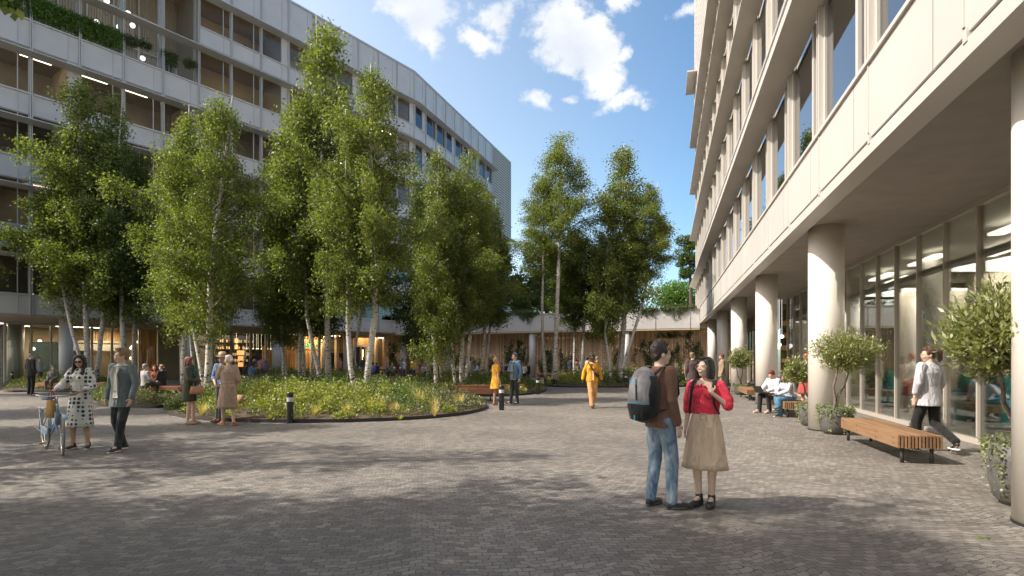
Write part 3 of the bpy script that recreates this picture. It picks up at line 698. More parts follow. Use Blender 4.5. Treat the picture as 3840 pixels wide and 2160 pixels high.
# ------------------------------------------------------------------ bridge wing between the buildings
FBR = mkframe((-11.48, 56.1), (.9256, -.378), (.378, .9256)); LB = 28.55
BB = empty('link_building', (-11.48, 56.1, 0), 'low grey fascia roof linking the two office buildings over a timber slatted wall', 'building')
a = MB(); a.fbox(FBR, -.5, LB, 0, .25, 4.12, 5.62); a.build('fascia', M_PAN, BB, world=True)
a = MB(); t = 14.2-2.72*5
while t < LB: a.fbox(FBR, t-.03, t+.03, -.035, .0, 4.12, 5.6); t += 2.72
a.fbox(FBR, -.5, LB, -.05, .3, 5.6, 5.68); a.build('joint', M_MUL, BB, world=True)
a = MB(); a.fbox(FBR, -.5, LB, .02, .5, 3.98, 4.12); a.build('timber_edge', mat('tan_edge', (.50, .40, .26), .6), BB, world=True)
a = MB(); a.fbox(FBR, -1, LB+6, .25, 8, 4.14, 4.5); a.build('roof_deck', mat('pale_soffit', (.74, .68, .58), .7), BB, world=True)
FW = mkframe((PX(1455, 59.6), 59.6), (PX(2652, 46.4)-PX(1455, 59.6), 46.4-59.6), (.378, .9256)); LW = math.hypot(PX(2652, 46.4)-PX(1455, 59.6), 46.4-59.6)
FW.n = Vector((-FW.d.y, FW.d.x, 0)); FW.flip = FW.d.cross(FW.n).z < 0
a = MB(); q = -.3; rb = random.Random(5)
while q < LW+2:
    a.fbox(FW, q, q+.085, -.06, .0, 0.0, 4.13); q += .135
a.build('slat_wall', M_SLAT, BB, world=True)
a = MB(); a.fbox(FW, -.3, LW+2, .005, .2, 0, 4.13); a.build('wall_core', mat('slat_core', (.55, .35, .21), .8), BB, world=True)  # core behind the slats in one even brown
for x0 in (1684, 1996, 2350):
    t = FBR.tx(x0, .45); p = FBR.p(t, .45); a = MB(); a.cyl(p[0], p[1], 0, 4.1, .3, n=32); a.build('column', M_COLG, BB, world=True, smooth=True)

# the lit ceiling lamps of the ground floor rooms
def room_lamp(x, y, z, w_, col, size=3.0):
    l = bpy.data.lights.new('room_lamp', 'AREA'); l.energy = w_; l.color = col; l.size = size; l.shape = 'SQUARE'; o = bpy.data.objects.new('room_lamp', l); COL.objects.link(o); o.location = (x, y, z)
for Y in (9, 16, 23): q = FR.p(ptG(Y, 7), 7); room_lamp(q[0], q[1], 4.3, 260, (1, .9, .76))
for x0, w_, c in ((150, 150, (1, .82, .6)), (420, 220, (1, .8, .56)), (880, 70, (1, .72, .42)), (1180, 130, (1, .74, .42)), (1380, 50, (1, .74, .42))):
    q = FA.p(tA(x0, 10.5 if x0 < 1000 else 8.3), 10.5 if x0 < 1000 else 8.3); room_lamp(q[0], q[1], 4.0, w_, c, 2.0)
# ------------------------------------------------------------------ trees
def m_bark():
    m = bpy.data.materials.new('birch_bark'); m.use_nodes = True; t = NT(m.node_tree); b = m.node_tree.nodes['Principled BSDF']
    co = t.n('ShaderNodeTexCoord').outputs['Object']
    mp = t.n('ShaderNodeMapping', ins={0: co, 3: (3.2, 3.2, 11)}).outputs[0]
    n1 = t.n('ShaderNodeTexNoise', ins={'Vector': mp, 'Scale': 1.6, 'Detail': 5.0, 'Roughness': .7}).outputs['Fac']
    z = t.n('ShaderNodeSeparateXYZ', ins={0: co}).outputs[2]
    low = t.n('ShaderNodeMapRange', ins={0: z, 1: 1.3, 2: .0, 3: 0.0, 4: .16}).outputs[0]
    f = t.n('ShaderNodeMapRange', ins={0: t.m('ADD', n1, low), 1: .56, 2: .60}).outputs[0]
    n2 = t.n('ShaderNodeTexNoise', ins={'Vector': co, 'Scale': 2.5, 'Detail': 4.0}).outputs['Fac']
    base = t.mix(n2, (.46, .42, .37, 1), (.74, .70, .63, 1))
    t.put(b.inputs['Base Color'], t.mix(f, base, (.03, .026, .024, 1))); b.inputs['Roughness'].default_value = .75
    t.put(b.inputs['Normal'], t.n('ShaderNodeBump', ins={'Height': n1, 'Strength': .5, 'Distance': .03}).outputs[0])
    return m
M_BARK = m_bark()
M_TWIG = mat('twig', (.12, .085, .06), .8)
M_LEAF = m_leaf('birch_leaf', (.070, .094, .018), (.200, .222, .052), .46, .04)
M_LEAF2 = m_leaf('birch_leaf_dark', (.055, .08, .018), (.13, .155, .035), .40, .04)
M_LEAFO = m_leaf('olive_leaf', (.14, .165, .045), (.27, .28, .10), .32, .08)
M_LEAFP = m_leaf('pine_needles', (.05, .09, .012), (.10, .14, .02), .2, .04)
M_LEAFI = m_leaf('ivy_leaf', (.025, .06, .015), (.06, .12, .03), .3, .10)
M_LEAFT = m_leaf('trailing_leaf', (.06, .085, .03), (.14, .17, .07), .3, .05)
M_LEAFV = m_leaf('vine_leaf', (.06, .12, .01), (.14, .24, .02), .5, .06)
M_SHRY = m_leaf('shrub_yellow', (.13, .15, .025), (.33, .335, .075), .38, .05)
M_SHRG = m_leaf('shrub_green', (.055, .095, .018), (.12, .17, .035), .32, .05)
M_SHRO = m_leaf('shrub_olive', (.075, .085, .035), (.16, .16, .075), .3, .05)
M_FLOW = m_leaf('pale_flower', (.40, .35, .22), (.56, .50, .36), .25, .02)
M_GRASS = m_leaf('dry_grass', (.45, .34, .15), (.66, .53, .28), .35, .04)
M_GRASSY = m_leaf('yellow_grass', (.24, .24, .02), (.36, .33, .04), .4, .04)

def leaf_quads(P, size, rng, narrow=.62, droop=.3, D=None):
    """rhombic leaves at P; returns verts, faces"""
    n = len(P); sz = size*rng.uniform(.65, 1.25, n)[:, None]
    d = rng.normal(size=(n, 3)) if D is None else D+rng.normal(size=(n, 3))*.35
    if D is None: d[:, 2] -= droop
    d /= np.linalg.norm(d, axis=1)[:, None]+1e-9
    s = np.cross(d, rng.normal(size=(n, 3))); s /= np.linalg.norm(s, axis=1)[:, None]+1e-9
    nn = np.cross(d, s)
    a = P; b = P+d*sz*.45+s*sz*narrow*.5+nn*sz*.08; c = P+d*sz; e = P+d*sz*.45-s*sz*narrow*.5+nn*sz*.08
    V = np.stack([a, b, c, e], 1).reshape(-1, 3); Fc = np.arange(4*n).reshape(n, 4)
    return V, Fc
def crown(seed, H=11.0, Rm=2.3, nl=84, tw=17, lv=40, leaf=.125, rise=(.5, 1.1), prof=None, droop=1.05, spread=.17):
    rng = np.random.default_rng(seed); P = []; tb = MB()
    prof = prof or (lambda u: (.72+1.1*u) if u < .22 else .98*max(0, 1-u)**.8+.07)
    side = rng.uniform(.6, 1.35, 8); cl = rng.uniform(0, 6.28)
    for i in range(nl):
        u = (i+rng.uniform(0, 1))/nl; u = u**.9*.985; az = i*2.39996+rng.uniform(-.5, .5)
        L = Rm*prof(u)*rng.uniform(.45, 1.2)*side[int((az % 6.283)/6.2832*8) % 8]*(1+.25*math.sin(u*17+cl+az))
        z0 = H*u*.97; rz = L*rng.uniform(*rise); dx, dy = math.cos(az), math.sin(az)
        if rng.random() < .15: continue
        def pt(s): return np.array([dx*L*s, dy*L*s, z0+rz*(1.6*s-.75*s*s)])
        if L > .35: tb.tube([pt(0), pt(.5), pt(1)], [.012+.014*L, .01+.006*L, .004], 4, cap=False)
        m = max(3, int(tw*L/Rm/.7))
        for j in range(m):
            s = rng.uniform(.22, 1.05); a0 = pt(s); ang = az+rng.uniform(-1.5, 1.5); l2 = rng.uniform(.25, .75)*(1.15-.5*s)
            e = a0+np.array([math.cos(ang)*l2, math.sin(ang)*l2, rng.uniform(-.1, .45)*l2])
            q = rng.uniform(0, 1, lv)[:, None]
            pts = a0+(e-a0)*q; pts[:, 2] -= (droop*q[:, 0]**2)*rng.uniform(.2, 1.0)
            pts += rng.normal(size=(lv, 3))*spread
            P.append(pts)
    V, Fc = leaf_quads(np.concatenate(P), leaf, rng)
    return npmesh('crown', V, Fc), tb.mesh('branches')
crowns = [crown(11), crown(12, Rm=2.0, nl=92), crown(13, Rm=2.5, nl=80, prof=lambda u: (.7+1.0*u) if u < .3 else 1.0*max(0, 1-u)**.95+.07),
          crown(14, Rm=1.7, nl=92, tw=15), crown(15, Rm=2.3, nl=96, tw=15, leaf=.10, lv=48, droop=1.0)]
for c_, b_ in crowns: b_.materials.append(M_TWIG)
CRD = {}
def birch(xb, Y, xt, yt, wpx, ycb, var, label, r=.12, dark=False, bend=0.0, seed=0, mid=None):
    base = Vector((PX(xb, Y), Y, 0)); top = Vector((PX(xt, Y), Y+.2, ZY(yt, Y))); zc = max(1.3, ZY(ycb+45, Y))
    e = empty('birch_tree', base, label, 'tree', 'birches in the planting beds', 0)
    rg = random.Random(seed*13+int(xb)); d = top-base
    H = d.z; pts = []; rad = []
    for i in range(9):
        s = i/8; p = d*s
        if mid: # photo column at which the trunk passes at that height
            xm, ym = mid; zm = ZY(ym, Y); Xm = PX(xm, Y)-base.x; s0 = zm/H
            lin = d.x*s0; bump = (Xm-lin); p.x += bump*(s/s0 if s < s0 else (1-s)/(1-s0))**1.0
        p.x += math.sin(s*7+seed)*.07*(1-s)*(1 if i else 0); p.y += math.cos(s*6+seed*2)*.09*(1-s)*(1 if i else 0)
        pts.append(p); rad.append(r*(1-s)**.75+.012)
    def ax(z):
        s = min(1, max(0, z/H))*8; i = min(7, int(s)); return pts[i].lerp(pts[i+1], s-i)
    dense = []; dr = []
    for i in range(8):
        for k in range(3): dense.append(pts[i].lerp(pts[i+1], k/3)); dr.append(rad[i]*(1-k/3)+rad[i+1]*k/3)
    dense.append(pts[8]); dr.append(rad[8]); dr[0] = r*1.25
    a = MB(); a.tube(dense, dr, 9); a.build('trunk', M_BARK, e, smooth=True)
    cm, bm = crowns[var]; key = (var, dark)
    Hc = H-zc; sz = Hc/11.0; rr = (2.3, 2.0, 2.5, 1.7, 2.3)[var]; sx = (wpx*Y/F)/2/rr/.86
    if key not in CRD:
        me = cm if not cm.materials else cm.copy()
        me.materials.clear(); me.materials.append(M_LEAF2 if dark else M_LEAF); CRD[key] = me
    p0 = ax(zc); p1 = ax(H*.98); rz = rg.uniform(0, 6.28); sh = (p1-p0)/11.0
    # crown axis follows the trunk
    Mx = Matrix(((1, 0, sh.x, p0.x), (0, 1, sh.y, p0.y), (0, 0, sz, zc), (0, 0, 0, 1))) @ Matrix.Rotation(rz, 4, 'Z') @ Matrix.Diagonal((sx, sx, 1, 1))
    for nm, me in (('crown', CRD[key]), ('branches', bm)):
        o = bpy.data.objects.new(nm, me); COL.objects.link(o); o.parent = e; o.matrix_parent_inverse = Matrix(); 
        loc, rot, scl = Mx.decompose(); o.location = loc; o.rotation_euler = rot.to_euler(); o.scale = scl
    return e
tl = [
 (325, 31, 285, 276, 330, 1150, 2, 'tall birch at the far left whose narrow top rises before the third storey windows', .14, 0, (312, 1100)),
 (357, 31.5, 452, 328, 250, 1130, 0, 'birch left of the grey blazer man, trunk leaning right, second high top from the left', .11, 0, (400, 1050)),
 (332, 30.5, 130, 540, 260, 1080, 1, 'birch with a trunk leaning hard to the left over the far left bed', .09, 0, (252, 1190)),
 (468, 31.5, 440, 520, 260, 1170, 0, 'straight birch with a stout trunk left of the plaster wall', .14, 1, (455, 1100)),
 (503, 33, 515, 560, 210, 1160, 3, 'thin birch just right of the stout trunk before the timber slats', .08, 1, None),
 (688, 27, 700, 385, 250, 1210, 1, 'birch rising behind the woman with red hair', .12, 0, None),
 (728, 29, 640, 620, 220, 1180, 3, 'slender birch standing between the red haired woman and the hatted man', .07, 1, None),
 (775, 23, 862, 350, 330, 1240, 2, 'big birch right behind the man in the straw hat', .14, 0, (790, 1010)),
 (772, 24.5, 600, 560, 260, 1150, 0, 'second crown left of the big birch behind the straw hat', .09, 0, None),
 (1065, 35, 1040, 760, 190, 1270, 4, 'dark drooping birch before the left building, left of the green sign', .1, 1, None),
 (1082, 36, 1010, 840, 190, 1270, 4, 'darker drooping birch left of the green sign, leaning left', .07, 1, None),
 (1126, 31, 1120, 620, 220, 1200, 3, 'thin birch trunk at the left edge of the green sign', .08, 1, None),
 (1142, 31, 1065, 430, 260, 1150, 1, 'birch trunk crossing the g of the green sign, crown spreading left', .1, 0, None),
 (1163, 32, 1190, 640, 220, 1230, 3, 'thin straight trunk across the middle letters of the green sign', .07, 1, None),
 (1187, 32, 1240, 540, 240, 1210, 0, 'thin birch right of the beige dressed visitor in the timber opening', .08, 1, None),
 (1232, 29.5, 1180, 45, 400, 1160, 2, 'tallest birch of all, its top reaching the roof line of the left building', .16, 0, (1224, 1100)),
 (1215, 29, 1090, 330, 260, 1080, 1, 'curved birch leaning left that crosses the tallest birch at its foot', .1, 0, (1158, 1230)),
 (1337, 21, 1290, 400, 250, 1150, 0, 'front birch with the slim trunk leaning left, in the large centre bed', .085, 0, (1302, 1210)),
 (1364, 21, 1385, 228, 340, 1110, 2, 'front birch with the black scarred thick foot leaning right, in the large centre bed', .12, 0, (1399, 1200)),
 (1290, 31, 1480, 620, 230, 1120, 3, 'background birch between the front pair and the timber portal', .08, 1, None),
 (1608, 34, 1560, 660, 200, 1290, 3, 'pale thick trunk behind the picnic tables', .13, 1, None),
 (1637, 27, 1645, 540, 250, 1335, 0, 'birch with leaves hanging low to the picnic tables', .1, 0, (1624, 1200)),
 (1660, 30, 1600, 760, 170, 1250, 3, 'very thin birch right of the low hanging crown', .05, 1, None),
 (1712, 28, 1690, 640, 200, 1220, 1, 'birch left of the twin trunks beside the yellow dress bench', .08, 0, (1687, 1200)),
 (1730, 28.5, 1758, 560, 260, 1190, 4, 'straight tall birch, left one of the twin trunks in the bed behind the bench', .11, 0, (1737, 830)),
 (1741, 29, 1830, 660, 220, 1180, 4, 'birch leaning right, right one of the twin trunks in the bed behind the bench', .09, 0, (1764, 1200)),
 (1797, 33, 1860, 740, 190, 1190, 3, 'greyish birch behind the yellow dress, nearer to the picnic tables', .12, 1, None),
 (1812, 34, 1890, 830, 150, 1190, 4, 'small greyish birch at the end of the left building', .08, 1, None),
 (2048, 35, 2040, 640, 200, 1000, 4, 'bare stemmed birch right of the grey column, high small crown', .1, 0, (2035, 1200)),
 (2083, 34, 2106, 482, 255, 960, 4, 'tall bare stemmed birch standing against the sky, right of the grey column', .14, 0, None),
 (2155, 37, 2150, 850, 180, 1180, 0, 'dark birch over the navy jacket visitor', .08, 1, None),
 (2181, 36, 2200, 880, 190, 1190, 3, 'leaning dark birch left of the yellow jacket woman', .12, 1, None),
 (2262, 36, 2270, 860, 160, 1240, 1, 'thin birch right behind the yellow jacket woman', .07, 1, None),
 (2294, 34, 2285, 720, 180, 1220, 0, 'birch with a kinked pale stem right of the yellow jacket woman', .08, 0, (2272, 1270)),
 (2324, 35, 2342, 530, 285, 1160, 2, 'thick birch left of the leaning one, tall crown against the sky', .17, 0, (2348, 1170)),
 (2320, 34, 2470, 680, 150, 1010, 3, 'birch leaning far to the right over the planting beside the bollard', .1, 0, (2418, 1112)),
 (2306, 37, 2400, 800, 130, 1120, 1, 'dark background birch behind the leaning one', .07, 1, None)]
for i, (xb, Y, xt, yt, wp, yc, v, lab, r, dk, mid) in enumerate(tl): birch(xb, Y, xt, yt, wp*1.04, yc, v, lab, r, bool(dk), seed=i, mid=mid)
crowns.append(crown(16, nl=38, tw=9, lv=15, leaf=.17)); crowns[-1][1].materials.append(M_TWIG); CRD[(5, False)] = crowns[-1][0]; crowns[-1][0].materials.append(M_LEAF)
# trees just outside the frame whose shade falls on the paving
def birch_at(x, y, H, R_, v, lab, zc=3.0, r=.12, seed=0):
    px = 1920+x*F/y if y > 0 else 0
    e = empty('birch_tree', (x, y, 0), lab, 'tree', 'birches left of the view'); a = MB()
    a.tube([(0, 0, 0), (.1, .05, H*.4), (0, -.08, H*.7), (0, 0, H)], [r*1.2, r, r*.6, .015], 9); a.build('trunk', M_BARK, e, smooth=True)
    cm, bm = crowns[v]; me = CRD.get((v, False)) or cm
    if not me.materials: me.materials.append(M_LEAF)
    rr = (2.3, 2.0, 2.5, 1.7, 2.3, 2.3)[v]
    for nm, q in (('crown', me), ('branches', bm)):
        o = bpy.data.objects.new(nm, q); COL.objects.link(o); o.parent = e; o.location = (0, 0, zc); o.rotation_euler = (0, 0, seed*1.7); o.scale = (R_/rr, R_/rr, (H-zc)/11)
for i, q in enumerate(((-8.2, 4.3, 13.5, 2.6, 5), (-6.3, .9, 9.0, 2.6, 5), (-11.5, .6, 12.0, 2.8, 5), (-5.2, -.9, 6.5, 2.5, 2), (-10.4, 2.6, 15, 2.9, 2), (-7.3, 2.3, 10.5, 2.5, 2), (-13.2, 3.3, 15, 2.6, 5), (-12.5, 4.6, 12, 2.4, 5), (-14.5, 1.0, 16, 3.0, 0), (-9.6, -.4, 13, 2.8, 4), (-17.5, 11.5, 14, 2.2, 1), (-20.5, 16.0, 15, 2.8, 0), (-14.8, 8.4, 13, 2.6, 5), (-12.2, 7.4, 14, 2.2, 5), (-4.6, -2.2, 8, 2.6, 2), (-5.9, -1.5, 11, 2.5, 2))):
    birch_at(q[0], q[1], q[2], q[3], q[4], 'birch standing left of the view, shading the foreground paving', seed=i)
birch_at(-26.5, 25.5, 14.0, 2.9, 0, 'birch cut by the left edge of the view, its leaves reaching into the picture', seed=4, zc=4)
# one low branch hangs into the top left corner
a = MB(); br0 = Vector((-8.1, 4.3, 5.6)); tip = Vector((PX(40, 5.0), 5.0, ZY(18, 5.0)))
rng = np.random.default_rng(5)
e = empty('birch_branch', (-8.2, 4.3, 0), 'low birch branch with a few large leaves hanging into the top left corner', 'branch')
a.tube([br0, (-6.3, 4.7, 5.9), (-5.0, 4.95, 5.35), tip+Vector((0, 0, .15)), tip], [.03, .02, .01, .006, .003], 5); a.build('stem', M_TWIG, e, world=True)
P = np.array([list(Vector((-6.3, 4.7, 5.9)).lerp(Vector((-4.6, 5, 4.9)), rng.uniform(.3, 1))+Vector(rng.normal(size=3)*.10)) for _ in range(60)]+[list(tip+Vector(rng.normal(size=3)*.06)) for _ in range(8)])
V, Fc = leaf_quads(P-np.array([-8.2, 4.3, 0]), .085, rng, narrow=.8, droop=.9); link('leaves', npmesh('leaves', V, Fc), M_LEAF, e)

# far trees beyond the link building
def broad(name, x, y0, Y, w, ytop, seed, m, lab, n=9000, leaf=.32, trunk=True, kind='round'):
    rng = np.random.default_rng(seed); X = PX(x, Y); H = ZY(ytop, Y); Rw = w*Y/F/2; zb = ZY(y0, Y)
    e = empty(name, (X, Y, 0), lab, 'tree', 'trees behind the link building'); P = []
    for k in range(26):
        u = rng.uniform(0, 1); zc = zb+(H-zb)*(.1+.8*u); rr = Rw*(.75*math.sqrt(max(0, 1-(2*u-.9)**2*.7))+.1); az = rng.uniform(0, 6.28)
        c = np.array([math.cos(az)*rr*rng.uniform(.2, .8), math.sin(az)*rr*rng.uniform(.2, .8), zc])
        q = rng.normal(size=(n//26, 3)); q /= np.linalg.norm(q, axis=1)[:, None]; q *= (rng.uniform(.3, 1, n//26)[:, None])**.4*np.array([1, 1, .55 if kind == 'pine' else .8])*Rw*rng.uniform(.28, .48)
        P.append(c+q)
    V, Fc = leaf_quads(np.concatenate(P), leaf, rng, narrow=.35 if kind == 'pine' else .7); link('crown', npmesh('crown', V, Fc), m, e)
    a = MB(); a.tube([(0, 0, 0), (.2, 0, H*.5), (0, 0, H*.9)], [.35, .22, .05], 8)
    for az in range(5): a.tube([(.1, 0, zb+(H-zb)*az/6), (math.cos(az*2.1)*Rw*.7, math.sin(az*2.1)*Rw*.7, zb+(H-zb)*(az/6+.12))], [.12, .03], 5)
    a.build('trunk', M_TWIG, e)
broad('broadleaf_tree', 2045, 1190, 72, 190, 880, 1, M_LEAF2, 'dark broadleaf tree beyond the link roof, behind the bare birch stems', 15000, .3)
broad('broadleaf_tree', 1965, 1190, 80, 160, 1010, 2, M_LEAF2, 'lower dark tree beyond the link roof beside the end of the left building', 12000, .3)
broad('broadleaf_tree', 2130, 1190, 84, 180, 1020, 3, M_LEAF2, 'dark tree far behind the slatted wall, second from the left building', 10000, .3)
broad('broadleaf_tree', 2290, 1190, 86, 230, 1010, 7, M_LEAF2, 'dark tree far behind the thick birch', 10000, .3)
broad('pine_tree', 2585, 1050, 66, 130, 872, 4, M_LEAFP, 'pine with a bare dark trunk beside the corner of the right building', 9000, .26, kind='pine')
broad('broadleaf_tree', 2550, 1190, 74, 260, 1075, 5, M_LEAFV, 'low yellow green tree over the right end of the link roof', 9000, .26)

# ------------------------------------------------------------------ planting beds
def smooth_loop(pts, n=6):
    out = []; N = len(pts)
    for i in range(N):
        p0, p1, p2, p3 = (Vector(pts[(i+k-1) % N]) for k in range(4))
        for j in range(n):
            t = j/n; out.append(.5*((2*p1)+(-p0+p2)*t+(2*p0-5*p1+4*p2-p3)*t*t+(-p0+3*p1-3*p2+p3)*t**3))
    return out
def inside(poly, x, y):
    c = np.zeros(len(x), bool); n = len(poly)
    for i in range(n):
        x0, y0 = poly[i][0], poly[i][1]; x1, y1 = poly[(i+1) % n][0], poly[(i+1) % n][1]
        if y0 == y1: continue
        c ^= ((y0 > y) != (y1 > y)) & (x < (x1-x0)*(y-y0)/(y1-y0)+x0)
    return c
def edge_dist(poly, x, y):
    d = np.full(len(x), 1e9); n = len(poly)
    for i in range(n):
        a = np.array(poly[i][:2]); b = np.array(poly[(i+1) % n][:2]); ab = b-a; L = ab@ab+1e-9
        t = np.clip(((x-a[0])*ab[0]+(y-a[1])*ab[1])/L, 0, 1); d = np.minimum(d, np.hypot(x-a[0]-t*ab[0], y-a[1]-t*ab[1]))
    return d
def bed(px, seed, lab, nclump, leaf, lpc, hmax=.55, mixp=(.5, .3, .2), flowers=.05):
    loop = smooth_loop([G(x, y) for x, y in px]); n = len(loop); c = sum(loop, Vector())/n
    e = empty('planting_bed', (c.x, c.y, 0), lab, None, None); e['kind'] = 'structure'
    rel = [p-c for p in loop]; v = [(p.x, p.y, 0) for p in rel]+[(p.x, p.y, .09) for p in rel]+[(p.x*.995, p.y*.995, .09) for p in rel]+[(p.x*.995, p.y*.995, .04) for p in rel]
    f = [(k*n+i, k*n+(i+1) % n, (k+1)*n+(i+1) % n, (k+1)*n+i) for k in range(3) for i in range(n)]
    me = bpy.data.meshes.new('edging'); me.from_pydata(v, [], f); link('edging', me, M_EDGE, e)
    k = 6; v = []; f = []
    for j in range(k+1):
        s = .995*(1-j/k*.98); z = .09+.22*(1-(1-j/k)**2)
        v += [(p.x*s, p.y*s, z) for p in rel]
    for j in range(k): f += [(j*n+i, j*n+(i+1) % n, (j+1)*n+(i+1) % n, (j+1)*n+i) for i in range(n)]
    me = bpy.data.meshes.new('soil'); me.from_pydata(v, [], f); link('soil', me, M_SOIL, e)
    rng = np.random.default_rng(seed); poly = [(p.x, p.y) for p in rel]
    xs = np.array([p[0] for p in poly]); ys = np.array([p[1] for p in poly]); P = []
    X = rng.uniform(xs.min(), xs.max(), nclump*4); Y = rng.uniform(ys.min(), ys.max(), nclump*4)
    k_ = inside(poly, X, Y); X, Y = X[k_][:nclump], Y[k_][:nclump]; ed = edge_dist(poly, X, Y); k_ = ed > .12; X, Y, ed = X[k_], Y[k_], ed[k_]
    sets = {0: [], 1: [], 2: []}; fl = []; low = np.sin(X*.55+seed)+np.cos(Y*.5+X*.3+seed*2)
    for x, y, q, lo_ in zip(X, Y, ed, low):
        kind = 0 if lo_ > .25 else (1 if lo_ > -.6 else 2)
        if rng.random() < .25: kind = int(rng.integers(0, 3))
        if q < .7 and rng.random() < .6: kind = 2
        h = min(hmax, .14+.28*q)*rng.uniform(.65, 1.3); r = rng.uniform(.2, .42)*min(1, .5+q); z0 = .1+.2*min(1, q/3)
        m = int(lpc*rng.uniform(.7, 1.3)); d = rng.normal(size=(m, 3)); d /= np.linalg.norm(d, axis=1)[:, None]; d[:, 2] = np.abs(d[:, 2])
        rad = rng.uniform(.35, 1, m)[:, None]**.5*(1+.18*np.sin(d[:, :1]*9+x*7)*np.cos(d[:, 1:2]*8))
        pts = d*rad*np.array([r, r, h])+np.array([x, y, z0]); sets[kind].append(pts)
        if rng.random() < flowers*3:
            m2 = int(4+rng.integers(0, 12)); dd = rng.normal(size=(m2, 3)); dd /= np.linalg.norm(dd, axis=1)[:, None]; dd[:, 2] = np.abs(dd[:, 2])
            fl.append(dd*np.array([r, r, h*1.12])+np.array([x, y, z0+.02]))
    for kx, (nm, m) in enumerate((('ground_cover', M_SHRY), ('low_shrubs', M_SHRG), ('herbs', M_SHRO))):
        if sets[kx]:
            V, Fc = leaf_quads(np.concatenate(sets[kx]), leaf*(1, .9, .75)[kx], rng, droop=-.4); o = link(nm, npmesh(nm, V, Fc), m, e); o['kind'] = 'stuff'
    if fl:
        V, Fc = leaf_quads(np.concatenate(fl), leaf*.7, rng, narrow=1.0); o = link('small_flowers', npmesh('small_flowers', V, Fc), M_FLOW, e); o['kind'] = 'stuff'
    return e
bed([(612, 1541), (650, 1560), (740, 1574), (900, 1583), (1150, 1586), (1400, 1581), (1620, 1569), (1760, 1552), (1826, 1530), (1790, 1510), (1650, 1490), (1350, 1468), (1000, 1462), (760, 1480), (650, 1510)], 1, 'large rounded centre bed of yellow green planting with a dark steel edge', 1100, .075, 105, .6)
bed([(309, 1505), (345, 1518), (430, 1527), (540, 1531), (610, 1528), (655, 1510), (640, 1478), (560, 1458), (430, 1458), (345, 1478)], 2, 'dark green shrub bed behind the man in the grey blazer', 420, .08, 90, .75, flowers=.02)
bed([(10, 1466), (110, 1470), (270, 1470), (380, 1466), (425, 1450), (380, 1428), (210, 1424), (60, 1432)], 3, 'far left planting bed around the long bench', 420, .085, 70, .55)
bed([(1590, 1468), (1720, 1482), (1850, 1486), (1965, 1482), (2044, 1468), (2025, 1452), (1900, 1438), (1700, 1434), (1540, 1434), (1480, 1444), (1510, 1458)], 4, 'planting bed behind the two wooden benches at the yellow dress', 650, .085, 75, .6)
bed([(2028, 1442), (2070, 1451), (2250, 1454), (2450, 1453), (2600, 1449), (2655, 1440), (2560, 1430), (2400, 1421), (2200, 1419), (2060, 1428)], 5, 'far right planting bed in front of the slatted wall', 650, .09, 75, .75, flowers=.03)
bed([(860, 1442), (1000, 1446), (1200, 1444), (1380, 1440), (1450, 1430), (1350, 1422), (1100, 1418), (900, 1424)], 6, 'dark bed at the back under the birches in front of the bar', 420, .1, 60, .7, flowers=.02)
# tufts of pale grass in the front bed
def tuft_mesh(seed, n=110, h=.5, spread=.22):
    rng = np.random.default_rng(seed); V = []; Fc = []
    for i in range(n):
        az = rng.uniform(0, 6.28); r0 = rng.uniform(0, .05); l = h*rng.uniform(.6, 1.15); o = spread*rng.uniform(.3, 1.5); w_ = .006
        b = np.array([math.cos(az)*r0, math.sin(az)*r0, 0]); t = b+np.array([math.cos(az)*o, math.sin(az)*o, l]); m = b*.5+t*.5+np.array([0, 0, l*.12]); s = np.array([-math.sin(az), math.cos(az), 0])*w_
        k = len(V); V += [b-s, b+s, m+s, m-s, t+s*.2, t-s*.2]; Fc += [(k, k+1, k+2, k+3), (k+3, k+2, k+4, k+5)]
    return npmesh('grass_tuft', np.array(V), np.array(Fc))
tm = tuft_mesh(1); ty = tuft_mesh(2, 45, .15, .12)
for i, (x, y, s) in enumerate(((1560, 1532, 1.25), (1578, 1540, 1.0), (1390, 1552, .85), (1418, 1550, .9), (1625, 1545, .8), (1720, 1532, .9), (1298, 1560, .7), (1600, 1522, 1.0), (1630, 1560, .6), (1480, 1556, .7), (760, 1560, .7), (1180, 1566, .6))):
    p = G(x, y, .1); o = link('grass_tuft', tm, M_GRASS); o.location = p; o.scale = (s, s, s); o.rotation_euler = (0, 0, i*1.3)
    tag(o, 'straw coloured tuft of ornamental grass at the front of the centre bed', 'grass tuft', 'pale grass tufts in the centre bed')
for i, (x, y) in enumerate(((1100, 1572), (950, 1568), (1010, 1572), (1500, 1572))):
    p = G(x, y, .08); o = link('grass_tuft', ty, M_GRASSY); o.location = p; o.scale = (.8, .8, .7); o.rotation_euler = (0, 0, i*1.1)
    tag(o, 'small bright yellow grass clump along the steel edge of the centre bed', 'grass tuft', 'yellow grass clumps along the centre bed edge')

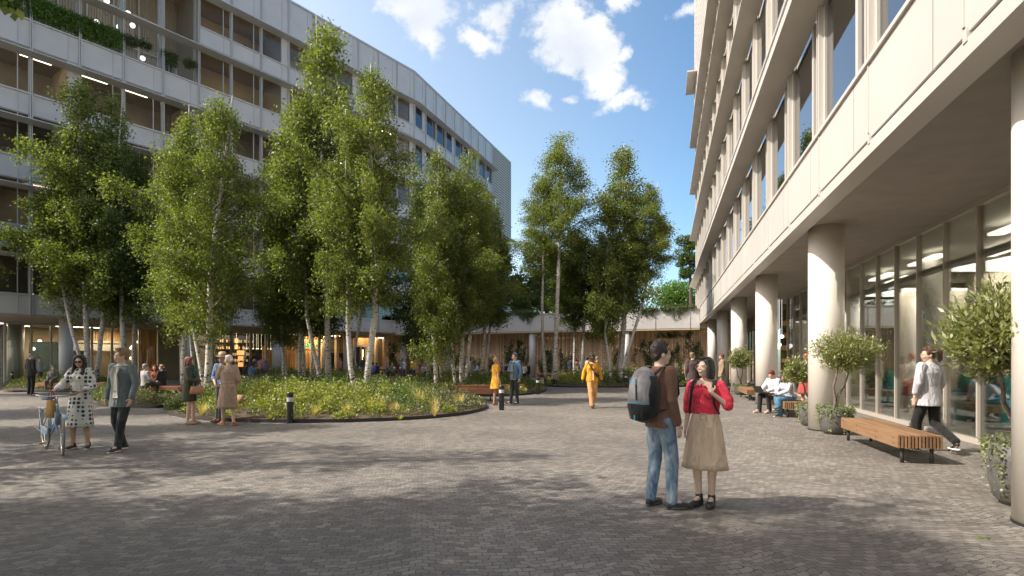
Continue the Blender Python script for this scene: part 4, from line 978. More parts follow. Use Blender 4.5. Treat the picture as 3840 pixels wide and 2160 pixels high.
# ------------------------------------------------------------------ greenery on the buildings
def trail(fr, t0, t1, n, z, dmax, seed, m, leaf, dens, name, lab, cat='plant', up=.2, group='trailing plants on the parapets'):
    rng = np.random.default_rng(seed); P = []; L_ = abs(t1-t0)
    for i in range(int(L_*dens)):
        t = min(t0, t1)+rng.uniform(0, L_); l = dmax*(rng.uniform(.2, 1)*(.55+.45*math.sin(t*2.3+seed)) if m is not M_LEAFV else rng.uniform(.6, 1)); k = int(14+l*46)
        q = rng.uniform(0, 1, k); b = np.array(fr.p(t, n-.03-.03*rng.uniform(0, 1), z))
        pts = np.tile(b, (k, 1)); pts[:, 2] += up*.6-l*q; pts += rng.normal(size=(k, 3))*(np.array([.05, .05, .04]) if m is not M_LEAFV else np.array([.12, .10, .08])); P.append(pts)
        k2 = 14; pts = np.tile(b, (k2, 1)); pts += rng.normal(size=(k2, 3))*np.array([.12, .1, up*.5]); pts[:, 2] += up*.5; P.append(pts)
    P = np.concatenate(P); c = P.mean(0); V, Fc = leaf_quads(P-c, leaf, rng, narrow=.5, droop=.8)
    o = link(name, npmesh(name, V, Fc), m); o.location = c; tag(o, lab, cat, group)
for i, (x0, x1, lab, d_) in enumerate(((1430, 1560, 'plants trailing over the link roof edge beside the left building', .9), (1850, 2025, 'long trailing plants over the link roof edge above the grey column', 1.15), (2395, 2470, 'short trailing plants over the link roof edge behind the leaning birch', .9), (2478, 2612, 'sunlit trailing plants over the link roof edge next to the right building', 1.1))):
    trail(FBR, FBR.tx(x0, 0) if x0 > 1480 else -.4, FBR.tx(x1, 0), -.02, 5.66, d_, i, M_LEAFT, .085, 34, 'trailing_plant', lab, up=.3)
for j, (k0, k1, m, d_, lab) in enumerate(((13.2, 15, M_LEAFV, 1.3, 'bright climbing vine on the roof terrace railing at the left edge'), (12.15, 13.0, M_LEAFV, 1.2, 'bright vine hanging on the roof terrace railing, second bay from the left edge'), (11.1, 12.1, M_LEAFV, 1.2, 'dense green vine on the roof terrace railing, middle bay'), (10.35, 11.0, M_LEAFT, 1.1, 'grey green plant hanging over the terrace railing, third post from the left'), (9.65, 10.0, M_LEAFT, .8, 'trailing plant on the terrace railing left of the two people'), (9.12, 9.4, M_LEAFT, .6, 'small trailing plant on the terrace railing right of the two people'))):
    trail(FA, k0*L1, k1*L1, .02, 22.5, d_, 20+j, m, .13, 60, 'hanging_vine', lab, up=.25, group='vines on the roof terrace')
def ivy(x0, x1, z0, z1, seed, lab, dens=1.0):
    rng = np.random.default_rng(seed); t0, t1 = FW.tx(x0, 0), FW.tx(x1, 0); P = []; W = abs(t1-t0)
    for s in range(int(5*dens*max(1, W/1.2))):
        t = min(t0, t1)+rng.uniform(.1, .9)*W; z = z0; top = z1*rng.uniform(.55, 1.0); ph = rng.uniform(0, 6)
        while z < top:
            t += rng.normal()*.06; t = min(max(t, min(t0, t1)-.1), max(t0, t1)+.1)
            k = int(rng.integers(5, 12)); b = np.array(FW.p(t+.12*math.sin(z*3+ph), -.12, z)); P.append(b+rng.normal(size=(k, 3))*np.array([.09, .05, .07])); z += .10
    P = np.concatenate(P); c = P.mean(0); V, Fc = leaf_quads(P-c, .11, rng, narrow=.75); o = link('climbing_plant', npmesh('climbing_plant', V, Fc), M_LEAFI); o.location = c
    tag(o, lab, 'plant', 'climbers on the slatted wall')
for i, q in enumerate(((1462, 1500, 0, 3.9, 'climber at the left end of the slatted wall, reaching the top'), (1500, 1560, 0, 2.3, 'bushy climber behind the woman in the yellow top'), (1570, 1640, 0, 3.0, 'climber behind the picnic seats right of the yellow top'), (1700, 1760, 0, 2.2, 'climber left of the second grey column'), (1770, 1850, 0, 1.9, 'low climber behind the woman in the yellow dress'), (1895, 1930, 0, 3.7, 'narrow tall climber left of the middle grey column'), (1935, 1985, 0, 3.6, 'leaning climber touching the middle grey column'), (2012, 2085, 0, 3.0, 'climber between the two bare birch stems'), (2105, 2160, 0, 2.9, 'climber behind the navy jacket visitor'), (2300, 2345, 0, 3.2, 'climber beside the thick birch trunk'), (2370, 2450, 0, 3.3, 'climber right of the leaning birch'), (2460, 2570, 0, 3.0, 'wide climber behind the brown sweater man'), (2575, 2648, 0, 3.95, 'dense climber at the right end of the slatted wall'))):
    ivy(q[0], q[1], q[2], q[3], 40+i, q[4], 1.5)
ivy(1700, 1790, 3.55, 4.0, 71, 'garland of leaves along the top of the slatted wall, left of the middle column', 8)
ivy(2440, 2600, 3.5, 4.0, 72, 'garland of leaves along the top of the slatted wall near the right building', 8)
for i, (pts, lab) in enumerate((([(1440, 1262), (1500, 1345), (1600, 1318), (1690, 1275)], 'bulb string sagging across the left part of the slatted wall'), ([(1690, 1290), (1760, 1330), (1850, 1325), (1990, 1280)], 'bulb string left of the middle grey column'), ([(2000, 1280), (2080, 1310), (2200, 1320), (2330, 1290)], 'bulb string behind the yellow jacket woman'), ([(2330, 1262), (2420, 1310), (2520, 1290), (2640, 1240)], 'bulb string near the right building'), ([(2010, 1255), (2130, 1262), (2240, 1250), (2330, 1255)], 'upper bulb string right of the middle grey column'))):
    e = empty('string_lights', (0, 0, 0), lab, 'string lights', 'bulb strings on the slatted wall'); q = [Vector(FW.p(FW.tx(x, -.6), -.6, 0)) for x, y in pts]
    for v, (x, y) in zip(q, pts): v.z = ZY(y, v.y)
    e.location = q[0]; cv = []
    for k in range(len(q)-1):
        for j in range(8): p = q[k].lerp(q[k+1], j/8); p.z -= .18*math.sin(math.pi*j/8); cv.append(p)
    cv.append(q[-1]); a = MB(); a.tube(cv, .006, 4); a.build('cable', M_STEEL, e, world=True); a = MB()
    for p in cv: a.ell(p-Vector((0, 0, .06)), (.018, .018, .022), n=6, m=4)
    a.build('bulbs', M_BULB, e, world=True)
# ------------------------------------------------------------------ benches, tables, bollards, pots
def slat_bench(x, y, rz, L, W, lab, red=False, zt=.44, th=.2, group='slatted wooden benches', n=12, cat='bench'):
    """runs along local +x from the origin; slats lengthways with open ends"""
    e = empty('slatted_bench', (x, y, 0), lab, cat, group, rz); m = M_BENCHR if red else M_BENCH
    a = MB(); st = W/n
    for i in range(n):
        a.box(0 if 0 < i < n-1 else -.004, L, i*st, i*st+st*.58, zt-th, zt)
    a.build('slats', m, e); a = MB()
    for k in (.12, .38, .62, .88): a.box(L*k-.03, L*k+.03, st*.62, W-st*.6, zt-th+.02, zt-.03)
    a.build('cross_rail', M_STEEL, e)
    a = MB()
    for k in (.07, .33, .67, .93):
        for z in (zt-.06, zt-th+.05):
            a.tube([(L*k, -.003, z), (L*k, .002, z)], .012, 8)
    a.build('bolt', M_STEEL, e)
    for px in (.10, L/2 if L > 3.2 else None, L-.12):
        if px is None: continue
        for py in (.1, W-.12):
            a = MB(); a.cyl(px, py, 0, zt-th+.01, .028, n=12); a.build('leg', M_STEEL, e, smooth=True)
    return e
# near right bench: end faces the camera
def bench_between(p0, p1, W, lab, **k):
    d = Vector(p1)-Vector(p0); return slat_bench(p0[0], p0[1], math.atan2(d.y, d.x), d.length, W, lab, **k)
# local +y must point to the right when running away from the camera, so start at the far end
bench_between((6.57, 11.36), (5.93, 8.74), .62, 'long slatted bench nearest the camera, between the arcade columns', n=13)
bench_between((8.12, 18.2), (7.47, 15.6), .62, 'slatted bench the laptop man and the jeans woman sit on', n=13)
bench_between((9.74, 24.5), (9.09, 22.0), .62, 'farthest slatted bench beside the potted tree and fourth column', n=13)
bench_between((PX(130, 28.2), 28.2), (PX(385, 28.0), 28.0), .5, 'long reddish bench in the far left bed behind the polka dot woman', red=True, th=.16, n=8)
bench_between((PX(336, 26.2), 26.2), (PX(388, 26.2), 26.2), .5, 'short reddish bench end left of the grey blazer man', red=True, th=.2, n=8)
bench_between((PX(1705, 25.0), 25.0), (PX(1968, 26.0), 26.0), .5, 'long reddish bench behind the yellow dress and the denim jacket', red=True, zt=.45, n=8)
bench_between((PX(1722, 22.6), 22.6), (PX(1844, 21.8), 21.8), .55, 'reddish bench ending left of the bollard at the yellow dress', red=True, zt=.47, th=.2, n=9)
bench_between((PX(1640, 55), 55), (PX(1960, 53), 53), .5, 'low bench along the slatted wall, left of the middle grey column', red=True, th=.16, n=6)
bench_between((PX(2010, 49), 49), (PX(2330, 47.0), 47.0), .5, 'low bench along the slatted wall, right of the middle grey column', red=True, th=.16, n=6)

def picnic(x, y, L, lab, rz=0):
    e = empty('picnic_table', (x, y, 0), lab, 'table', 'picnic tables', rz)
    a = MB(); [a.box(-L/2, L/2, -.42+i*.17, -.42+i*.17+.155, .70, .76) for i in range(5)]; a.build('table_top', M_TABLE, e)
    for s in (-1, 1):
        a = MB(); [a.box(-L/2, L/2, s*.8-.17+i*.12, s*.8-.17+i*.12+.11, .40, .46) for i in range(3)]; a.build('seat', M_TABLE, e)
    for s in (-1, 1): a = MB(); a.box(s*L*.38-.04, s*L*.38+.04, -.9, .9, .34, .40); a.box(s*L*.38-.04, s*L*.38+.04, -.3, -.2, 0, .7); a.box(s*L*.38-.04, s*L*.38+.04, .2, .3, 0, .7); a.box(s*L*.38-.04, s*L*.38+.04, -.86, -.78, 0, .34); a.box(s*L*.38-.04, s*L*.38+.04, .78, .86, 0, .34); a.build('leg_frame', M_STEEL, e)
    return e
YP = 47.5
picnic(PX(1500, YP), YP, 2.4, 'dark picnic table in the middle of the seated group, before the yellow top')
picnic(PX(1408, YP+2), YP+2, 2.0, 'dark picnic table at the man in the light blue shirt')
picnic(PX(1590, YP+1.5), YP+1.5, 2.2, 'dark picnic table at the right end of the seated group')
picnic(PX(1345, YP+2.5), YP+2.5, 1.8, 'dark picnic table left of the man in the green vest')
def lantern(x, y, z, lab):
    e = empty('table_lantern', (x, y, z), lab, 'lantern', 'small white table lanterns'); a = MB(); a.lathe(0, 0, [(.001, 0), (.07, .0), (.075, .16), (.06, .2), (.001, .2)], 10); a.build('shade', mat('lantern_white', (.85, .85, .85), .5), e, smooth=True)
    a = MB(); a.tube([(-.06, 0, .19), (-.04, 0, .27), (.04, 0, .27), (.06, 0, .19)], .008, 4); a.build('handle', M_STEEL, e)
for (x, lab) in ((1429, 'lantern left of the grey shirted picnic man'), (1479, 'lantern at the dark haired child on the picnic table'), (1501, 'lantern left of the woman in white at the picnic table'), (1598, 'lantern at the right end of the picnic tables')):
    Y = YP if 1450 < x < 1550 else (YP+2 if x < 1450 else YP+1.5); lantern(PX(x, Y), Y, .76, 'white '+lab)
for (x, lab, Yq) in ((1655, 'near the orange backpack', 54.8), (1722, 'beside the seated woman before the wall', 54.5), (1828, 'left of the yellow dress woman', 53.9), (1840, 'behind the yellow dress woman', 53.8), (2075, 'on the wall bench behind the birch stem', 48.8)):
    lantern(PX(x, Yq), Yq+.15, .44, 'white lantern '+lab)

def bollard(px, py, lab):
    p = G(px, py); e = empty('bollard', p, lab, 'bollard', 'black bollards with a white band')
    a = MB(); a.cyl(0, 0, 0, .545, .082, n=28); a.build('post', mat('bollard_black', (.018, .02, .024), .22, noise=.3, nscale=6), e, smooth=False)
    a = MB(); a.cyl(0, 0, .545, .65, .080, n=28); a.build('band', mat('bollard_band', (.62, .62, .60), .5), e)
    a = MB(); a.lathe(0, 0, [(.082, .65), (.082, .765), (.074, .777), (.001, .778)], 28); a.build('cap', MATS['bollard_black'], e)
for q in ((1088, 1587, 'black bollard in front of the centre bed'), (1881, 1538, 'black bollard standing before the yellow dress woman'), (2017, 1479, 'black bollard at the tip of the bed right of the denim jacket man'), (2348, 1452, 'black bollard beside the bed left of the brown sweater man'), (45, 1437, 'black bollard in front of the glass corner at the left edge'), (298, 1505, 'black bollard half hidden behind the polka dot dress')): bollard(*q)

def potted(px, py, rpot, hpot, crown_c, crown_r, lab, seed, stems=2, dens=1.0, leaf=.085, Yc=None):
    p = G(px, py) if Yc is None else Vector((PX(px, Yc), Yc, 0)); e = empty('potted_tree', p, lab, 'potted tree', 'trees in grey pots along the arcade')
    a = MB(); r = rpot; h = hpot
    a.lathe(0, 0, [(.001, 0), (r*.62, 0), (r*.82, h*.10), (r*.96, h*.35), (r, h*.7), (r*.99, h), (r*.9, h), (r*.88, h*.86), (.001, h*.86)], 40)
    a.build('pot', mat('pot_grey', (.11, .105, .10), .6, noise=.15, nscale=7, bump=.15, bscale=30), e, smooth=True)
    rng = np.random.default_rng(seed); c = Vector(crown_c)-p; R0 = Vector(crown_r); tw = MB(); tr = MB()
    for s in range(stems):
        o = (s-.5*(stems-1))*.09; b = Vector((o, 0, h*.85)); m1 = b.lerp(c, .28)+Vector((o*1.2+(-.06 if s else .03), .03, 0)); m2 = b.lerp(c, .55)+Vector((o*2.2, 0, .0)); t = c+Vector((o*3, 0, 0))
        tr.tube([b, b.lerp(m1, .5)+Vector((.03*(-1)**s, 0, 0)), m1, m1.lerp(m2, .5)+Vector((-.03*(-1)**s, .02, 0)), m2, t], [.035, .03, .027, .024, .02, .008], 8)
    P = []; D = []
    NB_ = int(70*dens)
    for i in range(NB_):
        v = rng.normal(size=3); v /= np.linalg.norm(v); v[2] = v[2]*.8+.1
        lob = 1+.18*math.sin(3*math.atan2(v[1], v[0])+seed)+.12*math.sin(5*v[2]+seed)
        tipv = Vector((v[0]*R0.x, v[1]*R0.y, v[2]*R0.z))*(lob*rng.uniform(.75, 1.08)); st = c+Vector((0, 0, -R0.z*.55))+tipv*.15
        tip = c+tipv; tw.tube([st, st.lerp(tip, .5)+Vector((0, 0, .04)), tip], [.010, .006, .002], 4, cap=False)
        d = np.array((tip-st).normalized())
        for k in range(int(38)):
            s = rng.uniform(.3, 1.0); q = st.lerp(tip, s); P.append(np.array(q)+rng.normal(size=3)*.035*R0.x/.35); D.append(d*.7+np.array([0, 0, .35])+rng.normal(size=3)*.5)
    V, Fc = leaf_quads(np.array(P), leaf, rng, narrow=.30, D=np.array(D)); link('crown', npmesh('crown', V, Fc), M_LEAFO, e)
    tr.build('trunk', mat('olive_bark', (.20, .16, .13), .85, noise=.4, nscale=14, bump=.8, bscale=30), e, smooth=True); tw.build('branches', M_TWIG, e)
    P = []
    for i in range(42):
        az = rng.uniform(0, 6.28); l = hpot*rng.uniform(.2, 1.0) if rng.random() < .7 else .06; k = int(20+l*110); q = rng.uniform(0, 1, k)
        b = np.array([math.cos(az)*r, math.sin(az)*r, h]); pts = np.tile(b, (k, 1)); pts[:, :2] *= (1.02+.05*np.sin(q*6))[:, None]; pts[:, 2] += .03-l*q; P.append(pts+rng.normal(size=(k, 3))*.028)
    k = 260; az = rng.uniform(0, 6.28, k); rr = r*np.sqrt(rng.uniform(0, 1, k)); P.append(np.stack([np.cos(az)*rr, np.sin(az)*rr, h+rng.normal(size=k)*.03], 1))
    V, Fc = leaf_quads(np.concatenate(P), .035, rng, narrow=.8); link('trailing_leaves', npmesh('trailing_leaves', V, Fc), m_leafsuc, e)
    return e
m_leafsuc = m_leaf('succulent_leaf', (.13, .16, .06), (.24, .27, .12), .25, .05)
potted(3131, 1626, .315, .55, (PX(3175, 12.1), 12.1, 1.78), (.62, .55, .52), 'potted tree right of the big column, behind the near bench', 1, dens=2.6, leaf=.075)
potted(3848, 1905, .34, .68, (PX(3765, 6.1), 6.1, 1.90), (.54, .5, .60), 'nearest potted tree, cut by the right edge column', 2, dens=3.2, Yc=6.25, leaf=.095)
potted(3045, 1595, .30, .5, (PX(2995, 13.7), 13.7, 1.32), (.38, .38, .38), 'potted tree half hidden behind the big column', 3, stems=1, dens=1.1, Yc=13.75)
potted(2780, 1480, .31, .45, (PX(2770, 25.5), 25.5, 1.62), (.55, .55, .50), 'farthest potted tree, in front of the fourth column', 4, dens=1.3, leaf=.11)
# booths and tables behind the arcade glass
for i, (px, Y, lab) in enumerate(((3350, 19.3, 'turquoise booth behind the glass right of the big column'), (3640, 14.6, 'turquoise booth behind the glass, right of the walking man'), (3775, 13.4, 'turquoise booth behind the glass at the right edge column'))):
    X = PX(px, Y); e = empty('booth_seat', (X, Y, 0), lab, 'booth', 'turquoise booths', R(-14)); m = mat('turquoise', (.03, .26, .25), .6)
    for nm, b in (('backrest', (-.35, .35, -.08, .08, .1, 1.2)), ('seat', (-.35, .35, -.6, -.08, .1, .46)), ('side', (-.43, -.35, -.62, .08, .05, 1.25))):
        a = MB(); a.box(*b); bevel(a.build(nm, m, e), .03, 3)
# leaves dropped on the paving
rng = np.random.default_rng(8)
for i, (x, y) in enumerate(((100, 1712), (1505, 1622), (2215, 1612), (790, 1603), (1032, 1608), (1190, 1592), (3695, 2018), (2870, 1620), (2885, 1565), (2240, 1500), (1222, 1585))):
    p = G(x, y, .012); V, Fc = leaf_quads(np.zeros((3, 3))+rng.normal(size=(3, 3))*np.array([.03, .03, .002]), .06, rng, narrow=.8, D=np.array([[1, 0, 0], [0, 1, 0], [-.7, .7, 0]])); V[:, 2] *= .3
    o = link('fallen_leaf', npmesh('fallen_leaf', V, Fc), M_LEAFV); o.location = p; tag(o, 'green leaves dropped on the paving', 'leaf', 'leaves dropped on the paving')
# drain cover at the near column
a = MB(); p = G(3800, 1860, .003); a.cyl(p.x, p.y, .003, .009, .19, n=32); tag(a.build('drain_cover', mat('drain', (.22, .2, .18), .6)), 'round drain cover at the foot of the near column', 'drain cover')
# ------------------------------------------------------------------ people
SKIN = {'light': (.66, .43, .33), 'tan': (.50, .31, .21), 'asian': (.66, .46, .35), 'dark': (.10, .052, .032), 'brown': (.30, .165, .095), 'red': (.60, .33, .22)}
def skin(k):
    return mat('skin_'+k, SKIN[k], .5, noise=.06, nscale=14)
HAIRC = {'black': (.012, .011, .012), 'brown': (.07, .035, .02), 'auburn': (.16, .035, .02), 'grey': (.28, .26, .24), 'white': (.66, .60, .52), 'blond': (.42, .28, .13), 'sand': (.22, .14, .07), 'orange': (.42, .12, .03), 'dark': (.03, .02, .016)}
def hairm(k):
    m = mat('hair_'+k, HAIRC[k], .42, noise=.35, nscale=40, bump=.6, bscale=70); return m
def cloth(nm, c, rough=.85, folds=.35):
    if 'cloth_'+nm in MATS: return MATS['cloth_'+nm]
    m = mat('cloth_'+nm, c, rough); t = NT(m.node_tree); b = m.node_tree.nodes['Principled BSDF']; co = t.n('ShaderNodeTexCoord').outputs['Object']
    b.inputs['Sheen Weight'].default_value = .15; b.inputs['Specular IOR Level'].default_value = .25
    mp = t.n('ShaderNodeMapping', ins={0: co, 3: (9, 9, 3.2)}).outputs[0]
    n1 = t.n('ShaderNodeTexNoise', ins={'Vector': mp, 'Scale': 1.5, 'Detail': 3.0, 'Distortion': 1.1}).outputs['Fac']
    t.put(b.inputs['Normal'], t.n('ShaderNodeBump', ins={'Height': n1, 'Strength': folds*1.6, 'Distance': .05}).outputs[0])
    f = t.n('ShaderNodeMapRange', ins={0: n1, 1: .3, 2: .7}).outputs[0]
    t.put(b.inputs['Base Color'], t.mix(f, tuple(x*.82 for x in c)+(1,), tuple(min(1, x*1.12) for x in c)+(1,)))
    return m
def dots_mat():
    m = cloth('polka', (.62, .62, .58)); t = NT(m.node_tree); b = m.node_tree.nodes['Principled BSDF']; co = t.n('ShaderNodeTexCoord').outputs['Object']
    v = t.n('ShaderNodeTexVoronoi', feature='F1', ins={'Vector': co, 'Scale': 13.0, 'Randomness': .15}).outputs['Distance']
    f = t.n('ShaderNodeMapRange', ins={0: v, 1: .34, 2: .40}).outputs[0]
    t.put(b.inputs['Base Color'], t.mix(f, (.05, .06, .075, 1), (.66, .66, .62, 1))); return m
def check_mat():
    m = cloth('check', (.06, .07, .08)); t = NT(m.node_tree); b = m.node_tree.nodes['Principled BSDF']; co = t.n('ShaderNodeTexCoord').outputs['Object']
    s = t.n('ShaderNodeSeparateXYZ', ins={0: co}); f = t.m('GREATER_THAN', t.m('MAXIMUM', t.m('SINE', t.m('MULTIPLY', t.m('ADD', s.outputs[0], s.outputs[1]), 160)), t.m('SINE', t.m('MULTIPLY', s.outputs[2], 160))), .8)
    t.put(b.inputs['Base Color'], t.mix(f, (.055, .065, .075, 1), (.14, .14, .14, 1))); return m
def jeans_mat(nm, dark, lightc):
    m = cloth(nm, dark); t = NT(m.node_tree); b = m.node_tree.nodes['Principled BSDF']; co = t.n('ShaderNodeTexCoord').outputs['Object']
    n_ = t.n('ShaderNodeTexNoise', ins={'Vector': t.n('ShaderNodeMapping', ins={0: co, 3: (7, 7, 3)}).outputs[0], 'Scale': 1.6, 'Detail': 5.0, 'Distortion': .8}).outputs['Fac']
    t.put(b.inputs['Base Color'], t.mix(t.n('ShaderNodeMapRange', ins={0: n_, 1: .35, 2: .68}).outputs[0], (*dark, 1), (*lightc, 1))); return m
M_EYEW = mat('eye_white', (.7, .68, .66), .3); M_EYED = mat('eye_dark', (.02, .012, .01), .2); M_LIP = mat('lip', (.42, .10, .09), .4); M_LENS = mat('lens_dark', (.01, .01, .012), .08); M_WIRE = mat('wire_gold', (.45, .38, .28), .3, metal=.8)
M_SOLE = mat('sole_white', (.7, .68, .64), .6); M_SHOE = mat('shoe_black', (.025, .024, .024), .5); M_TEETH = mat('teeth', (.8, .78, .74), .3)

def finish(o, vox, smooth_it=4):
    if vox:
        r = o.modifiers.new('remesh', 'REMESH'); r.mode = 'VOXEL'; r.voxel_size = vox; r.use_smooth_shade = True
        s = o.modifiers.new('smooth', 'SMOOTH'); s.factor = .5; s.iterations = smooth_it
    return o

class Person:
    """local frame: +x the person's right, +y forward, z up; sized for 1.75 m and scaled"""
    def __init__(s, x, y, az, h, lab, skin_='light', vox=0.0, z=0, group=None, sit=False, **J):
        s.k = h/1.75; s.e = empty('person', (x, y, z), lab, 'person', group, -R(az)); s.e.scale = (s.k,)*3
        s.sk = skin_; s.vox = vox; s.fem = J.pop('fem', False)
        j = dict(pel=(0, 0, .95), chest=(0, .0, 1.32), neck=(0, -.01, 1.475), head=(0, .015, 1.60), yaw=0, pitch=0, roll=0)
        sw = .168 if not s.fem else .145; s.sw = sw
        for sd_, nm in ((1, 'r'), (-1, 'l')):
            j['sh'+nm] = (sw*sd_, -.01, 1.425); j['el'+nm] = ((sw+.038)*sd_, -.03, 1.14); j['wr'+nm] = ((sw+.04)*sd_, .05, .90)
            j['hip'+nm] = (.088*sd_, 0, .92); j['kn'+nm] = (.095*sd_, .02, .50); j['an'+nm] = (.10*sd_, -.02, .085); j['toe'+nm] = (.125*sd_, .15, .03)
            j['hd'+nm] = None
        if sit:
            dz = -.47
            for q in ('pel', 'chest', 'neck', 'head'): j[q] = tuple(Vector(j[q])+Vector((0, 0, dz)))
            for sd_, nm in ((1, 'r'), (-1, 'l')):
                for q in ('sh', 'el', 'wr'): j[q+nm] = tuple(Vector(j[q+nm])+Vector((0, 0, dz)))
                j['el'+nm] = ((sw+.05)*sd_, .03, .70); j['wr'+nm] = (.10*sd_, .27, .60)
                j['hip'+nm] = (.09*sd_, 0, .50); j['kn'+nm] = (.11*sd_, .42, .50); j['an'+nm] = (.11*sd_, .40, .085); j['toe'+nm] = (.12*sd_, .57, .03)
        j.update(J); s.j = {k_: (Vector(v) if isinstance(v, tuple) else v) for k_, v in j.items()}
        Rm = Matrix.Rotation(R(-s.j['yaw']), 3, 'Z') @ Matrix.Rotation(R(s.j['pitch']), 3, 'X') @ Matrix.Rotation(R(s.j['roll']), 3, 'Y')
        s.Rh = Rm; s.H = s.j['head']; s.body()
    def hp(s, v): return s.H+s.Rh @ Vector(v)
    def right(s): return (s.j['shr']-s.j['shl']).normalized()
    def hand(s, a, nm):
        j = s.j; w = j['wr'+nm]; d = (j['hd'+nm] if j['hd'+nm] is not None else (w-j['el'+nm])).normalized()
        sd_ = 1 if nm == 'r' else -1; side = Vector((0, 1, 0)); side = (side-d*side.dot(d)); side = side.normalized() if side.length > .2 else Vector((sd_, 0, 0)); nrm = d.cross(side)*sd_
        if j.get('palm'+nm) is not None: nrm = j['palm'+nm].normalized(); side = nrm.cross(d)*sd_
        # nrm points to the back of the hand's outer side; fingers curl against it
        M = Matrix((side, nrm, d)).transposed()
        a.ell(w+d*.045, (.036, .015, .048), M=M, n=10, m=7); curl = j.get('curl', .35); far = w+d*.085
        for i, (o, L) in enumerate(((.027, .066), (.009, .076), (-.009, .070), (-.026, .054))):
            b = far+side*o; c1 = b+(d-nrm*curl*.6).normalized()*L*.55; c2 = c1+(d-nrm*curl*2.2).normalized()*L*.5
            r = .0088 if s.vox and s.vox < .009 else .010
            a.cap(b, c1, r, r*.95, 7); a.cap(c1, c2, r*.95, r*.8, 7)
        b = w+d*.03+side*.030; c1 = b+(side*.75+d*.65-nrm*.25).normalized()*.038; c2 = c1+(d*.9+side*.15-nrm*.35).normalized()*.03
        a.cap(b, c1, .0125, .0105, 7); a.cap(c1, c2, .0105, .009, 7)
    def body(s):
        j = s.j; a = MB(); r = s.right(); f = s.fem
        pel, ch, nk = j['pel'], j['chest'], j['neck']; up = (ch-pel).normalized()
        hw = .165 if f else .155; ww = .118 if f else .135
        a.loft([(pel-up*.12, .08, .07), (pel-up*.06, hw*.95, .105), (pel, hw, .112), (pel.lerp(ch, .38), ww, .088), (pel.lerp(ch, .75), .142, .10), (ch, .155 if f else .165, .108), (ch.lerp(nk, .45), s.sw*.93, .088), (ch.lerp(nk, .8), .105, .065), (nk+Vector((0, 0, .01)), .056, .054)], r, 16)
        if f:
            for q in (-1, 1): a.ell(ch+r*(.065*q)+Vector((0, .085, -.015)), (.058, .05, .058))
        a.cap(nk-Vector((0, 0, .03)), s.hp((0, -.02, -.03)), .056 if not f else .048, .05 if not f else .044, 12)
        for nm in 'rl':
            sh, el, wr = j['sh'+nm], j['el'+nm], j['wr'+nm]; t_ = .85 if f else 1
            a.cap(sh, el, .052*t_, .040*t_, 12); a.cap(el, el.lerp(wr, .35), .040*t_, .040*t_, 12); a.cap(el.lerp(wr, .3), wr, .039*t_, .026*t_, 12); a.cap(wr, wr+(wr-el).normalized()*.02, .025*t_, .022*t_, 10)
            s.hand(a, nm)
            hp_, kn, an, to = j['hip'+nm], j['kn'+nm], j['an'+nm], j['toe'+nm]
            a.cap(hp_, kn, .088, .054, 14); a.cap(kn, kn.lerp(an, .32), .053, .055, 12); a.cap(kn.lerp(an, .3), an, .055, .034, 12)
            hl = an+(an-to).normalized()*.03; hl.z = min(an.z-.045, an.z); a.cap(Vector((hl.x, hl.y, an.z-.045)), to, .034, .026, 10); a.cap(an, to.lerp(an, .5)+Vector((0, 0, .01)), .034, .03, 8)
        # head
        M = s.Rh; E = lambda c, rr: a.ell(s.hp(c), rr, M=M, n=18, m=13)
        E((0, -.012, .045), (.074, .094, .088)); E((0, .022, -.012), (.062, .070, .086)); E((0, .048, -.072), (.032, .034, .032)); E((0, .02, -.055), (.052, .05, .045))
        E((0, .083, .030), (.052, .016, .012)); E((0, .088, -.006), (.046, .012, .03))
        a.cap(s.hp((0, .090, .018)), s.hp((0, .103, -.012)), .007, .0105, 8); E((.009, .095, -.016), (.007, .008, .006)); E((-.009, .095, -.016), (.007, .008, .006))
        E((0, .084, -.046), (.024, .014, .013))
        for q in (-1, 1): E((.074*q, -.012, -.002), (.010, .020, .030)); E((.036*q, .068, -.022), (.022, .022, .022))
        o = a.build('body', skin(s.sk), s.e, smooth=True); finish(o, s.vox, 2); s.body_o = o
    def part(s, nm, a, m, vox=None, it=3, lab=None):
        o = a.build(nm, m, s.e, smooth=True); finish(o, s.vox*1.25 if vox is None and s.vox else (vox or 0), it)
        if lab: o['label'] = lab
        return o
    def face(s, eyes=True, mouth='closed', glasses=None):
        M = s.Rh
        if eyes:
            a = MB(); b = MB(); c = MB()
            for q in (-1, 1):
                a.ell(s.hp((.0305*q, .0865, .008)), (.0135, .010, .0065), M=M, n=10, m=7); b.ell(s.hp((.0305*q, .0945, .008)), (.0062, .004, .0062), M=M, n=8, m=6)
                c.cap(s.hp((.016*q, .097, .026)), s.hp((.045*q, .088, .027)), .0035, .0025, 6); c.cap(s.hp((.018*q, .0965, .0145)), s.hp((.043*q, .089, .0135)), .0022, .0018, 6)
            s.part('eye', a, M_EYEW, 0); s.part('iris', b, M_EYED, 0); s.part('eyebrow', c, hairm('dark'), 0)
        a = MB(); a.cap(s.hp((-.019, .0905, -.0475)), s.hp((0, .0985, -.050)), .0045, .006, 6); a.cap(s.hp((0, .0985, -.050)), s.hp((.019, .0905, -.0475)), .006, .0045, 6); s.part('mouth', a, M_LIP, 0)
        if mouth == 'smile': a = MB(); a.cap(s.hp((-.012, .0975, -.0475)), s.hp((.012, .0975, -.0475)), .0035, .0035, 6); s.part('teeth', a, M_TEETH, 0)
